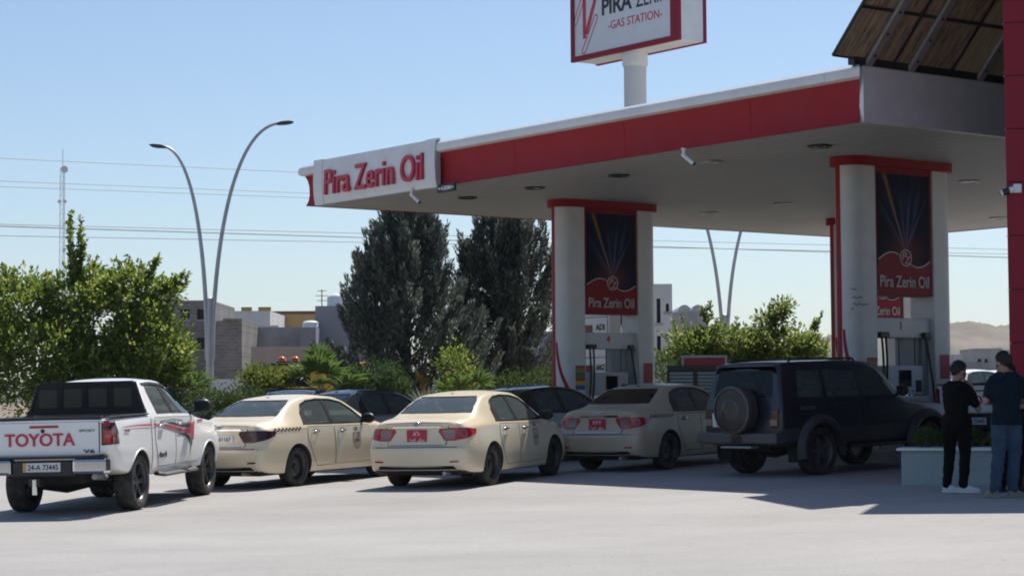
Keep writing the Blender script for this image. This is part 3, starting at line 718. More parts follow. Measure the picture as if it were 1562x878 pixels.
# ---------------------------------------------------------------- pole sign and price board behind the canopy
def build_signs():
    p = cw(-1.0, 10.3, 0); p = at(974, 605, 51.6); g = gz(p.x, p.y)
    t = thing('pole_sign', 'tall white-faced station sign on a white pole above the canopy', 'sign', (p.x, p.y, g), CANG)
    zb = at(960, 82, 51.6).z - g; W = 4.25; H = 2.55; T = .37
    x0 = -2.05; x1 = x0+W
    MB().lathe([(0, -.05), (.29, -.05), (.29, zb+.05), (0, zb+.05)], 24).build('pole', MT['render_white'], t, sm=40)
    MB().lathe([(.295, zb-.35), (.33, zb-.30), (.33, zb+.02), (.295, zb+.03)], 24, closed=True).build('collar', MT['white_clad'], t, sm=40)
    bx = MB().box(x0+.06, x1-.02, -T, T, zb+.02, zb+H).build('box', MT['white_clad'], t)
    for s in (-1, 1):
        yy = s*T
        fr = MB()
        a, b = min(yy, yy+s*.10), max(yy, yy+s*.10)
        fr.box(x0, x1, a, b, zb, zb+.13); fr.box(x0, x1, a, b, zb+H-.13, zb+H); fr.box(x0, x0+.13, a, b, zb+.132, zb+H-.132); fr.box(x1-.30, x1, a, b, zb+.132, zb+H-.132)
        f = fr.build('face_frame', MT['red_shop'], t)
        yf = yy+s*.06
        MB().box(x0+.131, x1-.301, min(yy+s*.002, yf), max(yy+s*.002, yf), zb+.131, zb+H-.131).build('face', MT['sign_face'], t)
        u = (1, 0, 0) if s < 0 else (-1, 0, 0); cx = (x0+x1-.17)/2
        def X(d): return cx + (d if s < 0 else -d)
        ye = yf+s*.004
        fw = W-.6
        text('lettering', 'PIRA', MT['ink'], f, frame((X(-.18), ye, zb+1.27), u, (0, 0, 1)), w=1.20, h=.44, ext=.003, bold=.03)
        text('lettering', 'ZERIN', MT['ink'], f, frame((X(1.18), ye, zb+1.27), u, (0, 0, 1)), w=1.22, h=.44, ext=.003, bold=.004)
        text('lettering', '-GAS STATION-', MT['red_letter'], f, frame((X(.52), ye, zb+.76), u, (0, 0, 1)), w=2.10, h=.22, ext=.003, bold=.004)
        # looped monogram: a solid red loop and two outlined bars
        def ribbon(pts, w, mt, nm, closed=False):
            m = MB(); n = len(pts); vs = []; fs = []
            for i in range(n):
                a = Vector(pts[(i-1) % n] if closed else pts[max(i-1, 0)]); b = Vector(pts[(i+1) % n] if closed else pts[min(i+1, n-1)])
                d = (b-a).normalized(); nn = Vector((-d.y, d.x))*w/2; q = Vector(pts[i])
                for e in (q+nn, q-nn): vs.append((X(e.x), ye+s*.002, zb+e.y-.16))
            for i in range(n if closed else n-1):
                j = (i+1) % n; fs.append((2*i, 2*i+1, 2*j+1, 2*j))
            return m.add(vs, fs).build(nm, mt, f)
        ox = -1.40
        loop = [(ox-.10, .72+.12*0)] + [(ox-.10, .72+1.0*i/8) for i in range(1, 9)]
        loop += [(ox+.12+.22*math.cos(R(a)), 1.75+.34*math.sin(R(a))) for a in range(170, -50, -20)]
        loop += [(ox+.22-.05*i, 1.40-.115*i) for i in range(1, 6)]
        ribbon(loop, .13, MT['red_letter'], 'monogram_loop')
        def pill(cx_, cy_, L_, w_, ang):
            c, q = math.cos(R(ang)), math.sin(R(ang)); pts = []
            for k in range(9): a = R(90+180*k/8); pts.append((-L_/2+w_/2*math.cos(a), w_/2*math.sin(a)))
            for k in range(9): a = R(-90+180*k/8); pts.append((L_/2+w_/2*math.cos(a), w_/2*math.sin(a)))
            return [(cx_+x*c-y*q, cy_+x*q+y*c) for x, y in pts]
        ribbon(pill(ox-.30, 1.52, .75, .13, 62), .03, MT['red_letter'], 'monogram_outline', True)
        ribbon(pill(ox+.12, .80, .95, .14, 58), .03, MT['red_letter'], 'monogram_outline', True)
    # price board standing behind the left pylon
    q = at(931, 605, 49.2); g = gz(q.x, q.y)
    t = thing('price_board', 'white fuel price totem behind the pylon of pump 4', 'price sign', (q.x, q.y, g), CANG)
    zt = at(931, 474, 49.2).z - g
    MB().box(-1.5, 0, 0, .35, -.1, zt).build('cabinet', MT['white_clad'], t, bevel=.02)
    for k, (la, ar) in enumerate([('ADI', '\uFEF1\uFEA9\uFE8E\uFECB'), ('ANGZ', '\uFEF2\uFEE7\uFE8E\uFEDF')]):
        z1 = zt-.12-k*.98; z0 = z1-.78
        p_ = MB(); p_.box(-1.45, -.06, -.012, 0, z0, z0+.03); p_.box(-1.45, -.06, -.012, 0, z1-.03, z1); p_.box(-.09, -.06, -.012, 0, z0+.03, z1-.03); p_.box(-1.45, -1.42, -.012, 0, z0+.03, z1-.03)
        p_.build('row_frame', MT['grey_metal'], t)
        MB().box(-1.38, -.66, -.02, 0, z0+.20, z0+.58).build('digit_display', MT['led'], t)
        text('lettering', la, MT['ink'], t, frame((-.36, -.006, z1-.26), (1, 0, 0), (0, 0, 1)), w=.34, h=.15, ext=.004, bold=.02)
        text('lettering', ar, MT['ink'], t, frame((-.36, -.006, z0+.24), (1, 0, 0), (0, 0, 1)), w=.36, h=.20, ext=.004, bold=.01)
MT['sign_face'] = mat('sign_face', (.66, .70, .76), .35, var=.03)
MT['led'] = mat('dark_red_display', (.16, .02, .025), .3, var=.2)
build_signs()

# ---------------------------------------------------------------- planter box and cooler under the canopy
def leaf_quads(m, p, d, up, L_, w_, fold=.25):
    d = d.normalized(); sdv = d.cross(up)
    if sdv.length < 1e-4: sdv = d.cross(Vector((1, .3, .2)))
    sdv.normalize(); nn = sdv.cross(d)
    a = p; b = p+d*L_*.5+sdv*w_*.5+nn*w_*fold; c = p+d*L_; e = p+d*L_*.5-sdv*w_*.5+nn*w_*fold
    k = len(m.v); m.v += [tuple(a), tuple(b), tuple(c), tuple(e)]; m.f += [(k, k+1, k+2), (k, k+2, k+3)]
def build_planter():
    a = Vector((at(1373, 605, 28.9).x, 28.9)); b = Vector((at(1545, 605, 28.35).x+.5, 28.3)); d = (b-a); Ln = d.length; ang = math.atan2(d.y, d.x)
    g = gz(a.x, a.y)
    t = thing('planter_box', 'pale rendered planter box with white coping behind the two men', 'planter', (a.x, a.y, g), ang)
    MB().box(0, Ln, 0, .62, -.08, .485).build('box', MT['planter'], t, bevel=.015)
    n = 2
    for i in range(n): MB().box(-.06+(Ln+.12)*i/n+.002*i, -.06+(Ln+.12)*(i+1)/n-.002, -.06, .68, .487, .525).build('coping_slab', MT['white_clad'], t, bevel=.006)
    rnd = random.Random(5)
    for k, x in enumerate([.32, .62, .95, 1.35]):
        s = thing('clipped_shrub', 'small dark green shrub growing in the planter box', 'shrub', (a.x+math.cos(ang)*x-math.sin(ang)*.32, a.y+math.sin(ang)*x+math.cos(ang)*.32, g+.525), rnd.random()*6, 'shrubs in the planter box')
        m = MB()
        for i in range(420):
            v = Vector((rnd.gauss(0, 1), rnd.gauss(0, 1), rnd.gauss(0, 1))).normalized()*(.5+.5*rnd.random())
            p = Vector((v.x*.18, v.y*.18, .13+v.z*.13)); dd = Vector((v.x, v.y, v.z+.8))
            leaf_quads(m, p, dd, Vector((rnd.random(), rnd.random(), rnd.random())), .06, .03)
        m.build('foliage', MT['leaf_dark'], s, fix=False)
        MB().tube([(0, 0, 0), (0, 0, .14)], .015, 6).build('stem', MT['bark'], s)
    # evaporative cooler with a red sign panel, beyond the shaded taxi
    q = at(1062, 605, 43.5); g = gz(q.x, q.y); zt = at(1062, 557, 43.5).z-g
    t = thing('air_cooler', 'dark slatted cooling unit standing behind the shaded taxi', 'cooling unit', (q.x, q.y, g), R(-8))
    MB().box(-.62, .62, 0, .8, .02, zt).build('casing', MT['charcoal_clad'], t, bevel=.02)
    for j in range(2):
        x0 = -.58+j*.60
        MB().box(x0, x0+.54, -.015, 0, .55, zt-.06).build('grille_frame', MT['black'], t)
        for i in range(14): MB().box(x0+.02, x0+.52, -.045, -.016, .60+i*(zt-.72)/14, .60+i*(zt-.72)/14+.05).build('slat', MT['pump_grey'], t)
    p2 = at(1075, 605, 44.6); g2 = gz(p2.x, p2.y)
    t = thing('red_notice_board', 'red board in a pale frame above the cooling unit', 'sign', (p2.x, p2.y, g2), R(-4))
    z1 = at(1075, 545, 44.6).z-g2; z0 = z1-.34
    MB().box(-.45, .45, 0, .05, z0, z1).build('board', MT['plate_red'], t)
    m = MB(); m.box(-.50, .50, -.015, .065, z1, z1+.05); m.box(-.50, .50, -.015, .065, z0-.05, z0); m.box(-.50, -.45, -.015, .065, z0, z1); m.box(.45, .50, -.015, .065, z0, z1); m.build('frame', MT['galv'], t)
    for x in (-.4, .4): MB().box(x-.03, x+.03, .01, .05, -.05, z0-.05).build('post', MT['galv'], t)
MT['leaf_dark'] = foliage('shrub_leaf', (.03, .07, .015), (.06, .11, .025), .25)
build_planter()
# ---------------------------------------------------------------- vehicles: x forward from the rear bumper, y left, z up
def crom(pts, k=4):
    out = []; n = len(pts)
    for i in range(n-1):
        p0 = Vector(pts[max(i-1, 0)]); p1 = Vector(pts[i]); p2 = Vector(pts[i+1]); p3 = Vector(pts[min(i+2, n-1)])
        if i == 0: p0 = Vector((-p2.x, p2.y)) if p1.x == 0 else p0
        if i == n-2: p3 = Vector((-p1.x, p1.y)) if p2.x == 0 else p3
        for j in range(k):
            t = j/k
            q = .5*((2*p1)+(p2-p0)*t+(2*p0-5*p1+4*p2-p3)*t*t+(3*p1-p0-3*p2+p3)*t**3)
            out.append((max(0, q.x), q.y))
    out.append(tuple(pts[-1])); return out
def section(T, x, ins=None):
    zt, zr, wr, zs, ws, w, zb = (T[k](x) for k in ('zt', 'zr', 'wr', 'zs', 'ws', 'w', 'zb'))
    zr = zt-zr
    if ins:
        w -= .07; ws -= .07; wr -= .055; zt -= .05; zr -= .05; zb = ins; zs = max(zs, zb+.06); zr = max(zr, zs+.03); zt = max(zt, zr+.015)
        return crom([(0, zb), (.6*ws, zb), (.95*ws, zb+.01), (ws, zb+.05), (ws, zs), ((ws+wr)/2, (zs+zr)/2), (wr, zr), (wr*.5, zr+.8*(zt-zr)), (0, zt)], 3)
    h = zs-zb
    return crom([(0, zb), (.55*w, zb), (.9*w, zb+.012), (.972*w, zb+.09), (w, zb+.36*h), (w*.996, zb+.64*h), (w*.4+ws*.6, zs-.07), (ws, zs),
                 ((ws+wr)/2+.008, (zs+zr)/2), (wr, zr), (wr*.87, zr+.52*(zt-zr)), (wr*.46, zr+.92*(zt-zr)), (0, zt)], 4)
def loft(T, xs, ins=None, warp=None, bulge=0.0):
    rings = [section(T, x, ins) for x in xs]; N = len(rings[0]); RL = 2*N-2
    vs = []; fs = []
    for x, r in zip(xs, rings):
        vs += [(x, y, z) for y, z in r]+[(x, -y, z) for y, z in reversed(r[1:-1])]
    for k in range(len(xs)-1):
        for i in range(RL): fs.append((k*RL+i, k*RL+(i+1) % RL, (k+1)*RL+(i+1) % RL, (k+1)*RL+i))
    ny = 8
    for (k, sg) in ((0, -1), (len(xs)-1, 1)):
        r = rings[k]; x = xs[k]; idx = []
        for i in range(N):
            a = k*RL+i; b = k*RL+(RL-i) % RL
            if i in (0, N-1): idx.append([a]*(ny+1)); continue
            row = [a]
            for j in range(1, ny):
                t = j/ny; y = r[i][0]*(1-2*t); q = min(1, r[i][0]/.3)
                row.append(len(vs)); vs.append((x+sg*bulge*(1-(1-2*t)**2)*q, y, r[i][1]))
            idx.append(row+[b])
        for i in range(N-1):
            for j in range(ny):
                q = [idx[i][j], idx[i][j+1], idx[i+1][j+1], idx[i+1][j]]
                q2 = []
                for e in q:
                    if e not in q2: q2.append(e)
                if len(q2) >= 3: fs.append(tuple(q2))
    if warp: vs = [(x+warp(x, z), y, z) for x, y, z in vs]
    return MB().add(vs, fs)
def stations(L, n=54):
    xs = [0, .015, .035, .06, .1, .15]; m = n-12
    xs += [.2+(L-.4)*i/(m-1) for i in range(m)]+[L-.15, L-.1, L-.06, L-.035, L-.015, L]; return xs
def cut(base, cutters):                       # base, cutters: meshes; slot 1 of base is given to cut faces
    o = link(bpy.data.objects.new('tmp', base)); tmp = []
    for c in cutters:
        me = c.mesh('c'); me.materials.append(base.materials[0]); me.materials.append(base.materials[1])
        me.polygons.foreach_set('material_index', [1]*len(me.polygons))
        q = link(bpy.data.objects.new('tmpc', me)); tmp.append(q)
        b = o.modifiers.new('b', 'BOOLEAN'); b.operation = 'DIFFERENCE'; b.object = q; b.solver = 'MANIFOLD'
    me = evaluate(o)
    for q in tmp: bpy.data.objects.remove(q)
    return me
def clipx(poly, xc, keep):                    # clip a polygon at u = xc, keep 'lo' or 'hi'
    out = []; n = len(poly)
    ins = (lambda p: p[0] <= xc) if keep == 'lo' else (lambda p: p[0] >= xc)
    for i in range(n):
        a, b = poly[i], poly[(i+1) % n]
        if ins(a): out.append(a)
        if ins(a) != ins(b):
            t = (xc-a[0])/(b[0]-a[0]); out.append((xc, a[1]+(b[1]-a[1])*t))
    return out
def grow(poly, d):
    cx = sum(p[0] for p in poly)/len(poly); cy = sum(p[1] for p in poly)/len(poly); out = []
    for (x, y) in poly:
        v = Vector((x-cx, y-cy)); l = v.length or 1; out.append((x+v.x/l*d, y+v.y/l*d))
    return out
class Skin:
    def __init__(s, me):
        bm = bmesh.new(); bm.from_mesh(me); s.t = BVHTree.FromBMesh(bm); bm.free()
    def hit(s, o, d):
        h = s.t.ray_cast(Vector(o), Vector(d))
        return h[0]
    # where: 'L','R' sides (u = x), 'B' rear (u = y), 'F' front (u = y), 'T' top (u = x, v = y), or (base, U, D) for a slanted view
    def axes(s, where):
        return {'L': (Vector((0, 3, 0)), Vector((1, 0, 0)), Vector((0, 0, 1)), Vector((0, -1, 0))),
                'R': (Vector((0, -3, 0)), Vector((1, 0, 0)), Vector((0, 0, 1)), Vector((0, 1, 0))),
                'B': (Vector((-3, 0, 0)), Vector((0, 1, 0)), Vector((0, 0, 1)), Vector((1, 0, 0))),
                'F': (Vector((9, 0, 0)), Vector((0, 1, 0)), Vector((0, 0, 1)), Vector((-1, 0, 0))),
                'T': (Vector((0, 0, 4)), Vector((1, 0, 0)), Vector((0, 1, 0)), Vector((0, 0, -1)))}[where] if isinstance(where, str) else where
    def point(s, where, u, v, off=0.):
        o, U, V, D = s.axes(where); h = s.hit(o+U*u+V*v, D)
        return (h-D*off) if h else None
    def patch(s, poly, where, off=.004, step=.07, rim=True):
        o, U, V, D = s.axes(where); bm = bmesh.new()
        bm.faces.new([bm.verts.new((u, v, 0)) for u, v in poly])
        us = [p[0] for p in poly]; vv = [p[1] for p in poly]
        for (lo, hi, ax) in ((min(us), max(us), 0), (min(vv), max(vv), 1)):
            n = int((hi-lo)/step)
            for i in range(1, n+1):
                c = lo+(hi-lo)*i/(n+1); co = (c, 0, 0) if ax == 0 else (0, c, 0); no = (1, 0, 0) if ax == 0 else (0, 1, 0)
                bmesh.ops.bisect_plane(bm, geom=bm.verts[:]+bm.edges[:]+bm.faces[:], plane_co=co, plane_no=no, dist=1e-5)
        last = None; miss = []
        for q in bm.verts:
            org = o+U*q.co.x+V*q.co.y; h = s.hit(org, D)
            if h is None: miss.append((q, org)); continue
            q.co = h-D*off
        for q, org in miss:
            nh = s.t.find_nearest(org+D*2.2); q.co = nh[0]-D*off
        if rim and off > 0:
            be = [e for e in bm.edges if e.is_boundary]
            r = bmesh.ops.extrude_edge_only(bm, edges=be)
            for g in r['geom']:
                if isinstance(g, bmesh.types.BMVert): g.co += D*(off+.012)
        me = bpy.data.meshes.new('patch')
        bmesh.ops.recalc_face_normals(bm, faces=bm.faces); bm.normal_update()
        if sum(f.normal.dot(D)*f.calc_area() for f in bm.faces) > 0: bmesh.ops.reverse_faces(bm, faces=bm.faces)
        bm.to_mesh(me); bm.free()
        smooth(me, 35); return me
# ---- wheels
def wheel_meshes(r, w, kind):
    h = w/2
    ty = MB().lathe([(r*.66, -h*.80), (r*.74, -h*.98), (r*.90, -h), (r*.965, -h*.90), (r, -h*.70), (r, -h*.25), (r*.988, -h*.22), (r*.988, -h*.16), (r, -h*.13), (r, h*.13), (r*.988, h*.16), (r*.988, h*.22), (r, h*.25), (r, h*.70), (r*.965, h*.90), (r*.90, h), (r*.74, h*.98), (r*.66, h*.80), (r*.64, 0)], 36, 'Y', closed=True).mesh('tyre')
    rm = MB(); rr = r*.66
    rm.lathe([(rr, -h*.8), (rr*1.03, -h*.86), (rr*1.03, -h*.80), (rr*.95, -h*.6), (rr*.95, h*.6), (rr*1.03, h*.80), (rr*1.03, h*.86), (rr, h*.8), (rr*.93, h*.55), (rr*.92, -h*.55)], 32, 'Y', closed=True)
    if kind == 'steel':
        rm.lathe([(0, h*.28), (rr*.30, h*.28), (rr*.42, h*.40), (rr*.70, h*.34), (rr*.93, h*.10), (rr*.93, h*.02), (0, h*.1)], 28, 'Y')
        for i in range(8):
            a = 2*math.pi*i/8; rm.ball((rr*.78*math.cos(a), h*.27, rr*.78*math.sin(a)), (rr*.07, .006, rr*.07), 8, 4)
    else:
        ns = 6 if kind == 'six' else 5
        for i in range(ns):
            a = 2*math.pi*i/ns+.3
            c, q = math.cos(a), math.sin(a)
            for e in (-1, 1):
                off = e*.09
                p0 = (rr*.16*math.cos(a+off*2.5), h*.45, rr*.16*math.sin(a+off*2.5)); p1 = (rr*.94*math.cos(a+off), h*.60, rr*.94*math.sin(a+off))
                rm.tube([p0, p1], [(rr*.07, .022), (rr*.055, .02)], 6)
        rm.lathe([(0, h*.05), (rr*.95, -h*.1), (rr*.95, -h*.16), (0, -h*.05)], 24, 'Y')
    hub = MB().lathe([(0, h*.0), (rr*.26, h*.0), (rr*.26, h*.48), (rr*.2, h*.58), (0, h*.6)], 16, 'Y').mesh('hub')
    return [smooth(ty, 30), smooth(rm.mesh('rim'), 35), smooth(hub, 35)]
def add_wheels(t, ws, spec, rim_mat):
    r = spec['r']
    for x in spec['axles']:
        for s in (1, -1):
            hub = add_obj('wheel', ws[2].copy(), rim_mat, t); hub.location = (x, s*spec['track'], r)
            if s < 0: hub.rotation_euler = (0, 0, math.pi)
            for me, nm, mt in ((ws[0], 'tyre', MT['tyre']), (ws[1], 'rim', rim_mat)):
                q = me if me.materials else me
                o = link(bpy.data.objects.new(nm, me), hub)
                if not me.materials: me.materials.append(mt)
                o.rotation_euler = (0, R(17*x), 0)
def place(t, ax, ay, phi, axle_x):            # axle_x of the vehicle stands at ground point (ax, ay), heading phi right of +Y
    n = Vector((-.02, -.014, 1)).normalized(); h = Vector((math.sin(R(phi)), math.cos(R(phi)), 0))
    f = (h-n*h.dot(n)).normalized(); l = n.cross(f)
    M = Matrix((f, l, n)).transposed().to_4x4()
    M.translation = Vector((ax, ay, gz(ax, ay)))-f*axle_x
    t.matrix_world = M
def mir(poly): return [(-u, v) for u, v in poly]
def seats(t, rows, zt=1.12, zb=.72):
    for (x, ys, wd) in rows:
        for y in ys:
            m = MB(); a = R(-14); M = Matrix.Translation((x, y, zb)) @ Matrix.Rotation(a, 4, 'Y'); m.M = M
            m.box(-.06, .07, -wd/2, wd/2, 0, zt-zb-.12)
            o = m.build('seat', MT['seat'], t, bevel=.04)
            for yy in ([0] if wd < .8 else [-.38, .38]):
                m = MB(); m.M = M; m.box(-.04, .05, yy-.13, yy+.13, zt-zb-.10, zt-zb+.08); m.build('headrest', MT['seat'], o, bevel=.03)

# ---- saloon
def tabs(**k): return {a: pchip(b) for a, b in k.items()}
SAL = dict(L=4.54, r=.318, w=.205, track=.755, axles=(.98, 3.58), T=tabs(
    zt=[(0, 1.03), (.06, 1.052), (.3, 1.078), (.56, 1.10), (.72, 1.155), (1.0, 1.295), (1.3, 1.405), (1.6, 1.45), (2.0, 1.465), (2.4, 1.44), (2.7, 1.37), (3.0, 1.225), (3.3, 1.07), (3.45, 1.02), (3.9, .95), (4.25, .86), (4.42, .77), (4.54, .66)],
    zr=[(0, .05), (.56, .04), (.72, .05), (1.3, .06), (2, .065), (2.7, .05), (3.3, .03), (4.54, .08)],
    wr=[(0, .62), (.1, .67), (.5, .69), (.7, .665), (1.0, .62), (1.35, .575), (2, .575), (2.6, .585), (3.0, .635), (3.35, .69), (3.9, .66), (4.3, .58), (4.54, .42)],
    zs=[(0, .90), (.5, .945), (1.0, .965), (2, .95), (3.2, .93), (3.6, .89), (4.2, .76), (4.54, .58)],
    ws=[(0, .68), (.05, .735), (.2, .795), (.6, .82), (2, .835), (3.3, .82), (4.0, .78), (4.3, .68), (4.54, .45)],
    w=[(0, .72), (.03, .775), (.1, .83), (.3, .865), (.8, .88), (2.2, .875), (3.6, .88), (4.0, .86), (4.3, .76), (4.45, .64), (4.54, .5)],
    zb=[(0, .34), (.05, .27), (.3, .22), (.9, .2), (3.6, .18), (4.4, .22), (4.54, .3)]))
_kz = pchip([(.2, .05), (.36, 0), (.60, 0), (.66, .035), (.70, .06), (.90, .085), (1.0, .07), (1.05, .10)])
def sal_warp(x, z): return _kz(z)*max(0, 1-x/.55)**1.5
DLO = [(1.22, 1.0), (1.9, .985), (2.6, .975), (3.08, .968), (3.10, 1.0), (2.86, 1.19), (2.62, 1.315), (2.3, 1.37), (1.9, 1.385), (1.6, 1.365), (1.4, 1.305), (1.27, 1.16)]
RGL = [(-.60, 1.14), (.60, 1.14), (.575, 1.22), (.53, 1.32), (.47, 1.378), (-.47, 1.378), (-.53, 1.32), (-.575, 1.22)]
FGL = [(-.65, 1.085), (.65, 1.085), (.60, 1.2), (.50, 1.375), (-.50, 1.375), (-.60, 1.2)]
def arch_cut(spec, y0=.50, extra=.055, y1=1.3):
    out = []
    for x in spec['axles']:
        for s in (1, -1):
            m = MB(); m.M = Matrix.Translation((x, 0, spec['r'])); a, b = (y0, y1) if s > 0 else (-y1, -y0)
            m.lathe([(spec['r']+extra, a), (spec['r']+extra, b)], 40, 'Y'); out.append(m)
    return out
def body_shell(spec, paint, cabin, side, rear, front, warp=None, bulge=.03, extra=()):
    T = spec['T']; solid = loft(T, stations(spec['L']), None, warp, bulge).mesh('body')
    skin = Skin(solid)
    solid.materials.append(paint); solid.materials.append(MT['interior'])
    mi = [1 if (p.normal.z < -.75 and p.center.z < spec.get('under', .32)) else 0 for p in solid.polygons]
    solid.polygons.foreach_set('material_index', mi)
    cs = [loft(T, [cabin[0]+(cabin[1]-cabin[0])*i/24 for i in range(25)], cabin[2])] + arch_cut(spec)
    for poly in side: cs.append(MB().prism(poly, -1.3, 1.3, 'Y'))
    cs.append(MB().prism(rear, -.6, cabin[0]+.75, 'X'))
    cs.append(MB().prism(front, cabin[1]-.75, spec['L']+.6, 'X'))
    cs += list(extra)
    me = cut(solid, cs); smooth(me, 32)
    return me, skin
_sal = {}
def saloon(label, paint, rearlamp='red', plate='red', detail=2, rim='dark_rim', group=None, name='taxi_car', cat='taxi', glassr='glass_rear', checker=None, digits='\u0668\u0666\u0660'):
    if 'me' not in _sal:
        _sal['me'], _sal['sk'] = body_shell(SAL, MT['taxi'], (.80, 3.20, .70), [DLO], RGL, FGL, sal_warp)
        _sal['wh'] = wheel_meshes(SAL['r'], SAL['w'], 'steel')
    sk = _sal['sk']; t = thing(name, label, cat, group=group)
    me = _sal['me'].copy(); me.materials[0] = paint; add_obj('body', me, None, t)
    P = lambda nm, poly, wh, mt, off=.004, par=None, **k: add_obj(nm, sk.patch(poly, wh, off, **k), mt, par or t)
    P('rear_window', RGL, 'B', MT[glassr], -.006); P('windshield', FGL, 'F', MT['glass_car'], -.006)
    for s in 'LR':
        P('window', clipx(clipx(DLO, 2.03, 'lo'), 1.40, 'hi'), s, MT['glass_car'], -.006); P('window', clipx(DLO, 2.10, 'hi'), s, MT['glass_car'], -.006)
        P('pillar_trim', clipx(clipx(DLO, 2.11, 'lo'), 2.02, 'hi'), s, MT['black'], .002); P('quarter_trim', clipx(DLO, 1.41, 'lo'), s, MT['black'], .002)
        P('sill_trim', [(1.2, .985), (3.1, .955), (3.1, .972), (1.2, 1.004)], s, MT['black'], .005)
        RD = [(1.30, .945), (2.05, .93), (2.05, .31), (1.52, .31), (1.42, .46), (1.33, .62), (1.27, .78)]; FD = [(2.075, .93), (3.13, .915), (3.2, .7), (3.18, .31), (2.075, .31)]
        for D, hx, hz in ((RD, 1.43, .865), (FD, 2.23, .855)):
            P('door_seam', grow(D, .011), s, MT['dark'], .0025, rim=False)
            d = P('door', D, s, paint, .006)
            h = sk.point(s, hx+.06, hz, .02)
            m = MB(); sg = 1 if s == 'L' else -1
            m.tube([h+Vector((-.09, -sg*.018, 0)), h+Vector((-.07, sg*.018, 0)), h+Vector((.07, sg*.018, 0)), h+Vector((.09, -sg*.018, 0))], .014, 8).build('handle', MT['chrome'], d, sm=60)
            MB().ball(h+Vector((0, -sg*.018, -.004)), (.075, .012, .042), 12, 6).build('handle_cup', MT['black'], d, sm=60)
        mm = MB(); sg = 1 if s == 'L' else -1; c = Vector((2.93, sg*.985, 1.03))
        mm.ball(c, (.075, .125, .088), 14, 8); q = mm.build('mirror', MT['black'], t, sm=60)
        MB().box(c.x-.078, c.x-.05, c.y-.10, c.y+.10, c.z-.065, c.z+.065).build('mirror_glass', MT['screen'], q, bevel=.01)
        MB().tube([(3.0, sg*.80, .985), (2.95, sg*.9, 1.0)], .03, 8).build('mirror_arm', MT['black'], q)
        # lamp clusters wrap round the corners
        U = Vector((.55, -sg*.835, 0)) * -1; Dv = Vector((.835, sg*-.55, 0))
        wh = (Vector((.10, sg*.72, 0))-Dv*2, Vector((-.55, sg*.835, 0))*-1 if False else Vector((.55, sg*.835, 0)), Vector((0, 0, 1)), Dv)
        out = [(-.25, .735), (-.10, .735), (.10, .775), (.25, .83), (.27, .90), (.10, .925), (-.13, .925), (-.31, .915), (-.33, .87)]
        lm = {'red': 'lens_red', 'dark': 'lens_dark'}[rearlamp]
        tl = P('tail_light', out, wh, MT[lm], .012)
        if rearlamp == 'red':
            P('lamp_lens', [(-.24, .755), (-.10, .755), (-.10, .90), (-.27, .90)], wh, MT['lens_clear'], .016, tl)
            cx = .03; P('lamp_lens', [(cx+.062*math.cos(R(a)), .845+.058*math.sin(R(a))) for a in range(0, 360, 30)], wh, MT['lens_clear'], .016, tl)
            P('lamp_lens', [(cx+.042*math.cos(R(a)), .845+.04*math.sin(R(a))) for a in range(0, 360, 30)], wh, MT['lens_red'], .020, tl)
        whf = (Vector((4.42, sg*.60, 0))+Vector((.75, sg*.66, 0))*2, Vector((-.66, sg*.75, 0)), Vector((0, 0, 1)), Vector((-.75, -sg*.66, 0)))
        P('headlight', [(-.22, .62), (.10, .66), (.30, .74), (.22, .78), (-.05, .76), (-.24, .70)], whf, MT['lens_clear'], .008)
        P('reflector', [(sg*.56, .405), (sg*.70, .41), (sg*.70, .435), (sg*.56, .43)], 'B', MT['lens_red'] if rearlamp == 'red' else MT['lens_dark'], .006)
    for s in 'LR':
        tr_ = []
        for a, b in zip(DLO, DLO[1:]+DLO[:1]):
            for e in range(4): tr_.append(sk.point(s, a[0]+(b[0]-a[0])*e/4, a[1]+(b[1]-a[1])*e/4, .002))
        MB().tube(tr_+tr_[:1], .011, 6, cap=False).build('window_trim', MT['black'], t, sm=60)
    tr_ = []
    for a, b in zip(RGL, RGL[1:]+RGL[:1]):
        for e in range(5): tr_.append(sk.point('B', a[0]+(b[0]-a[0])*e/5, a[1]+(b[1]-a[1])*e/5, .002))
    MB().tube(tr_+tr_[:1], .009, 6, cap=False).build('rear_window_trim', MT['black'], t, sm=60)
    P('bumper_valance', [(-.66, .30), (.66, .30), (.62, .355), (-.62, .355)], 'B', MT['dark'], .006)
    P('bumper_seam', [(-.80, .632), (.80, .632), (.80, .644), (-.80, .644)], 'B', MT['dark'], .002, rim=False)
    TLD = [(-.47, .66), (.47, .66), (.50, .76), (.52, 1.0), (-.52, 1.0), (-.50, .76)]
    P('trunk_seam', grow(TLD, .012), 'B', MT['dark'], .0025, rim=False); tr = P('trunk_lid', TLD, 'B', paint, .007)
    P('trunk_trim', [(-.42, .928), (.42, .928), (.40, .958), (-.40, .958)], 'B', MT['chrome'], .022, tr)
    P('trunk_edge_trim', [(-.44, .663), (.44, .663), (.44, .678), (-.44, .678)], 'B', MT['chrome'], .012, tr)
    bp = sk.point('B', 0, .99, .012)
    m = MB(); m.M = frame(bp, (0, -1, 0), (.3, 0, 1))
    for (a, b, dy) in ((.055, .036, 0), (.02, .033, 0), (.036, .013, .014)):
        m.tube([(a*math.cos(R(i*15)), dy+b*math.sin(R(i*15)), 0) for i in range(25)], .0045, 5, cap=False)
    m.build('emblem', MT['chrome'], tr, sm=60)
    px = sk.point('B', 0, .80, .014).x
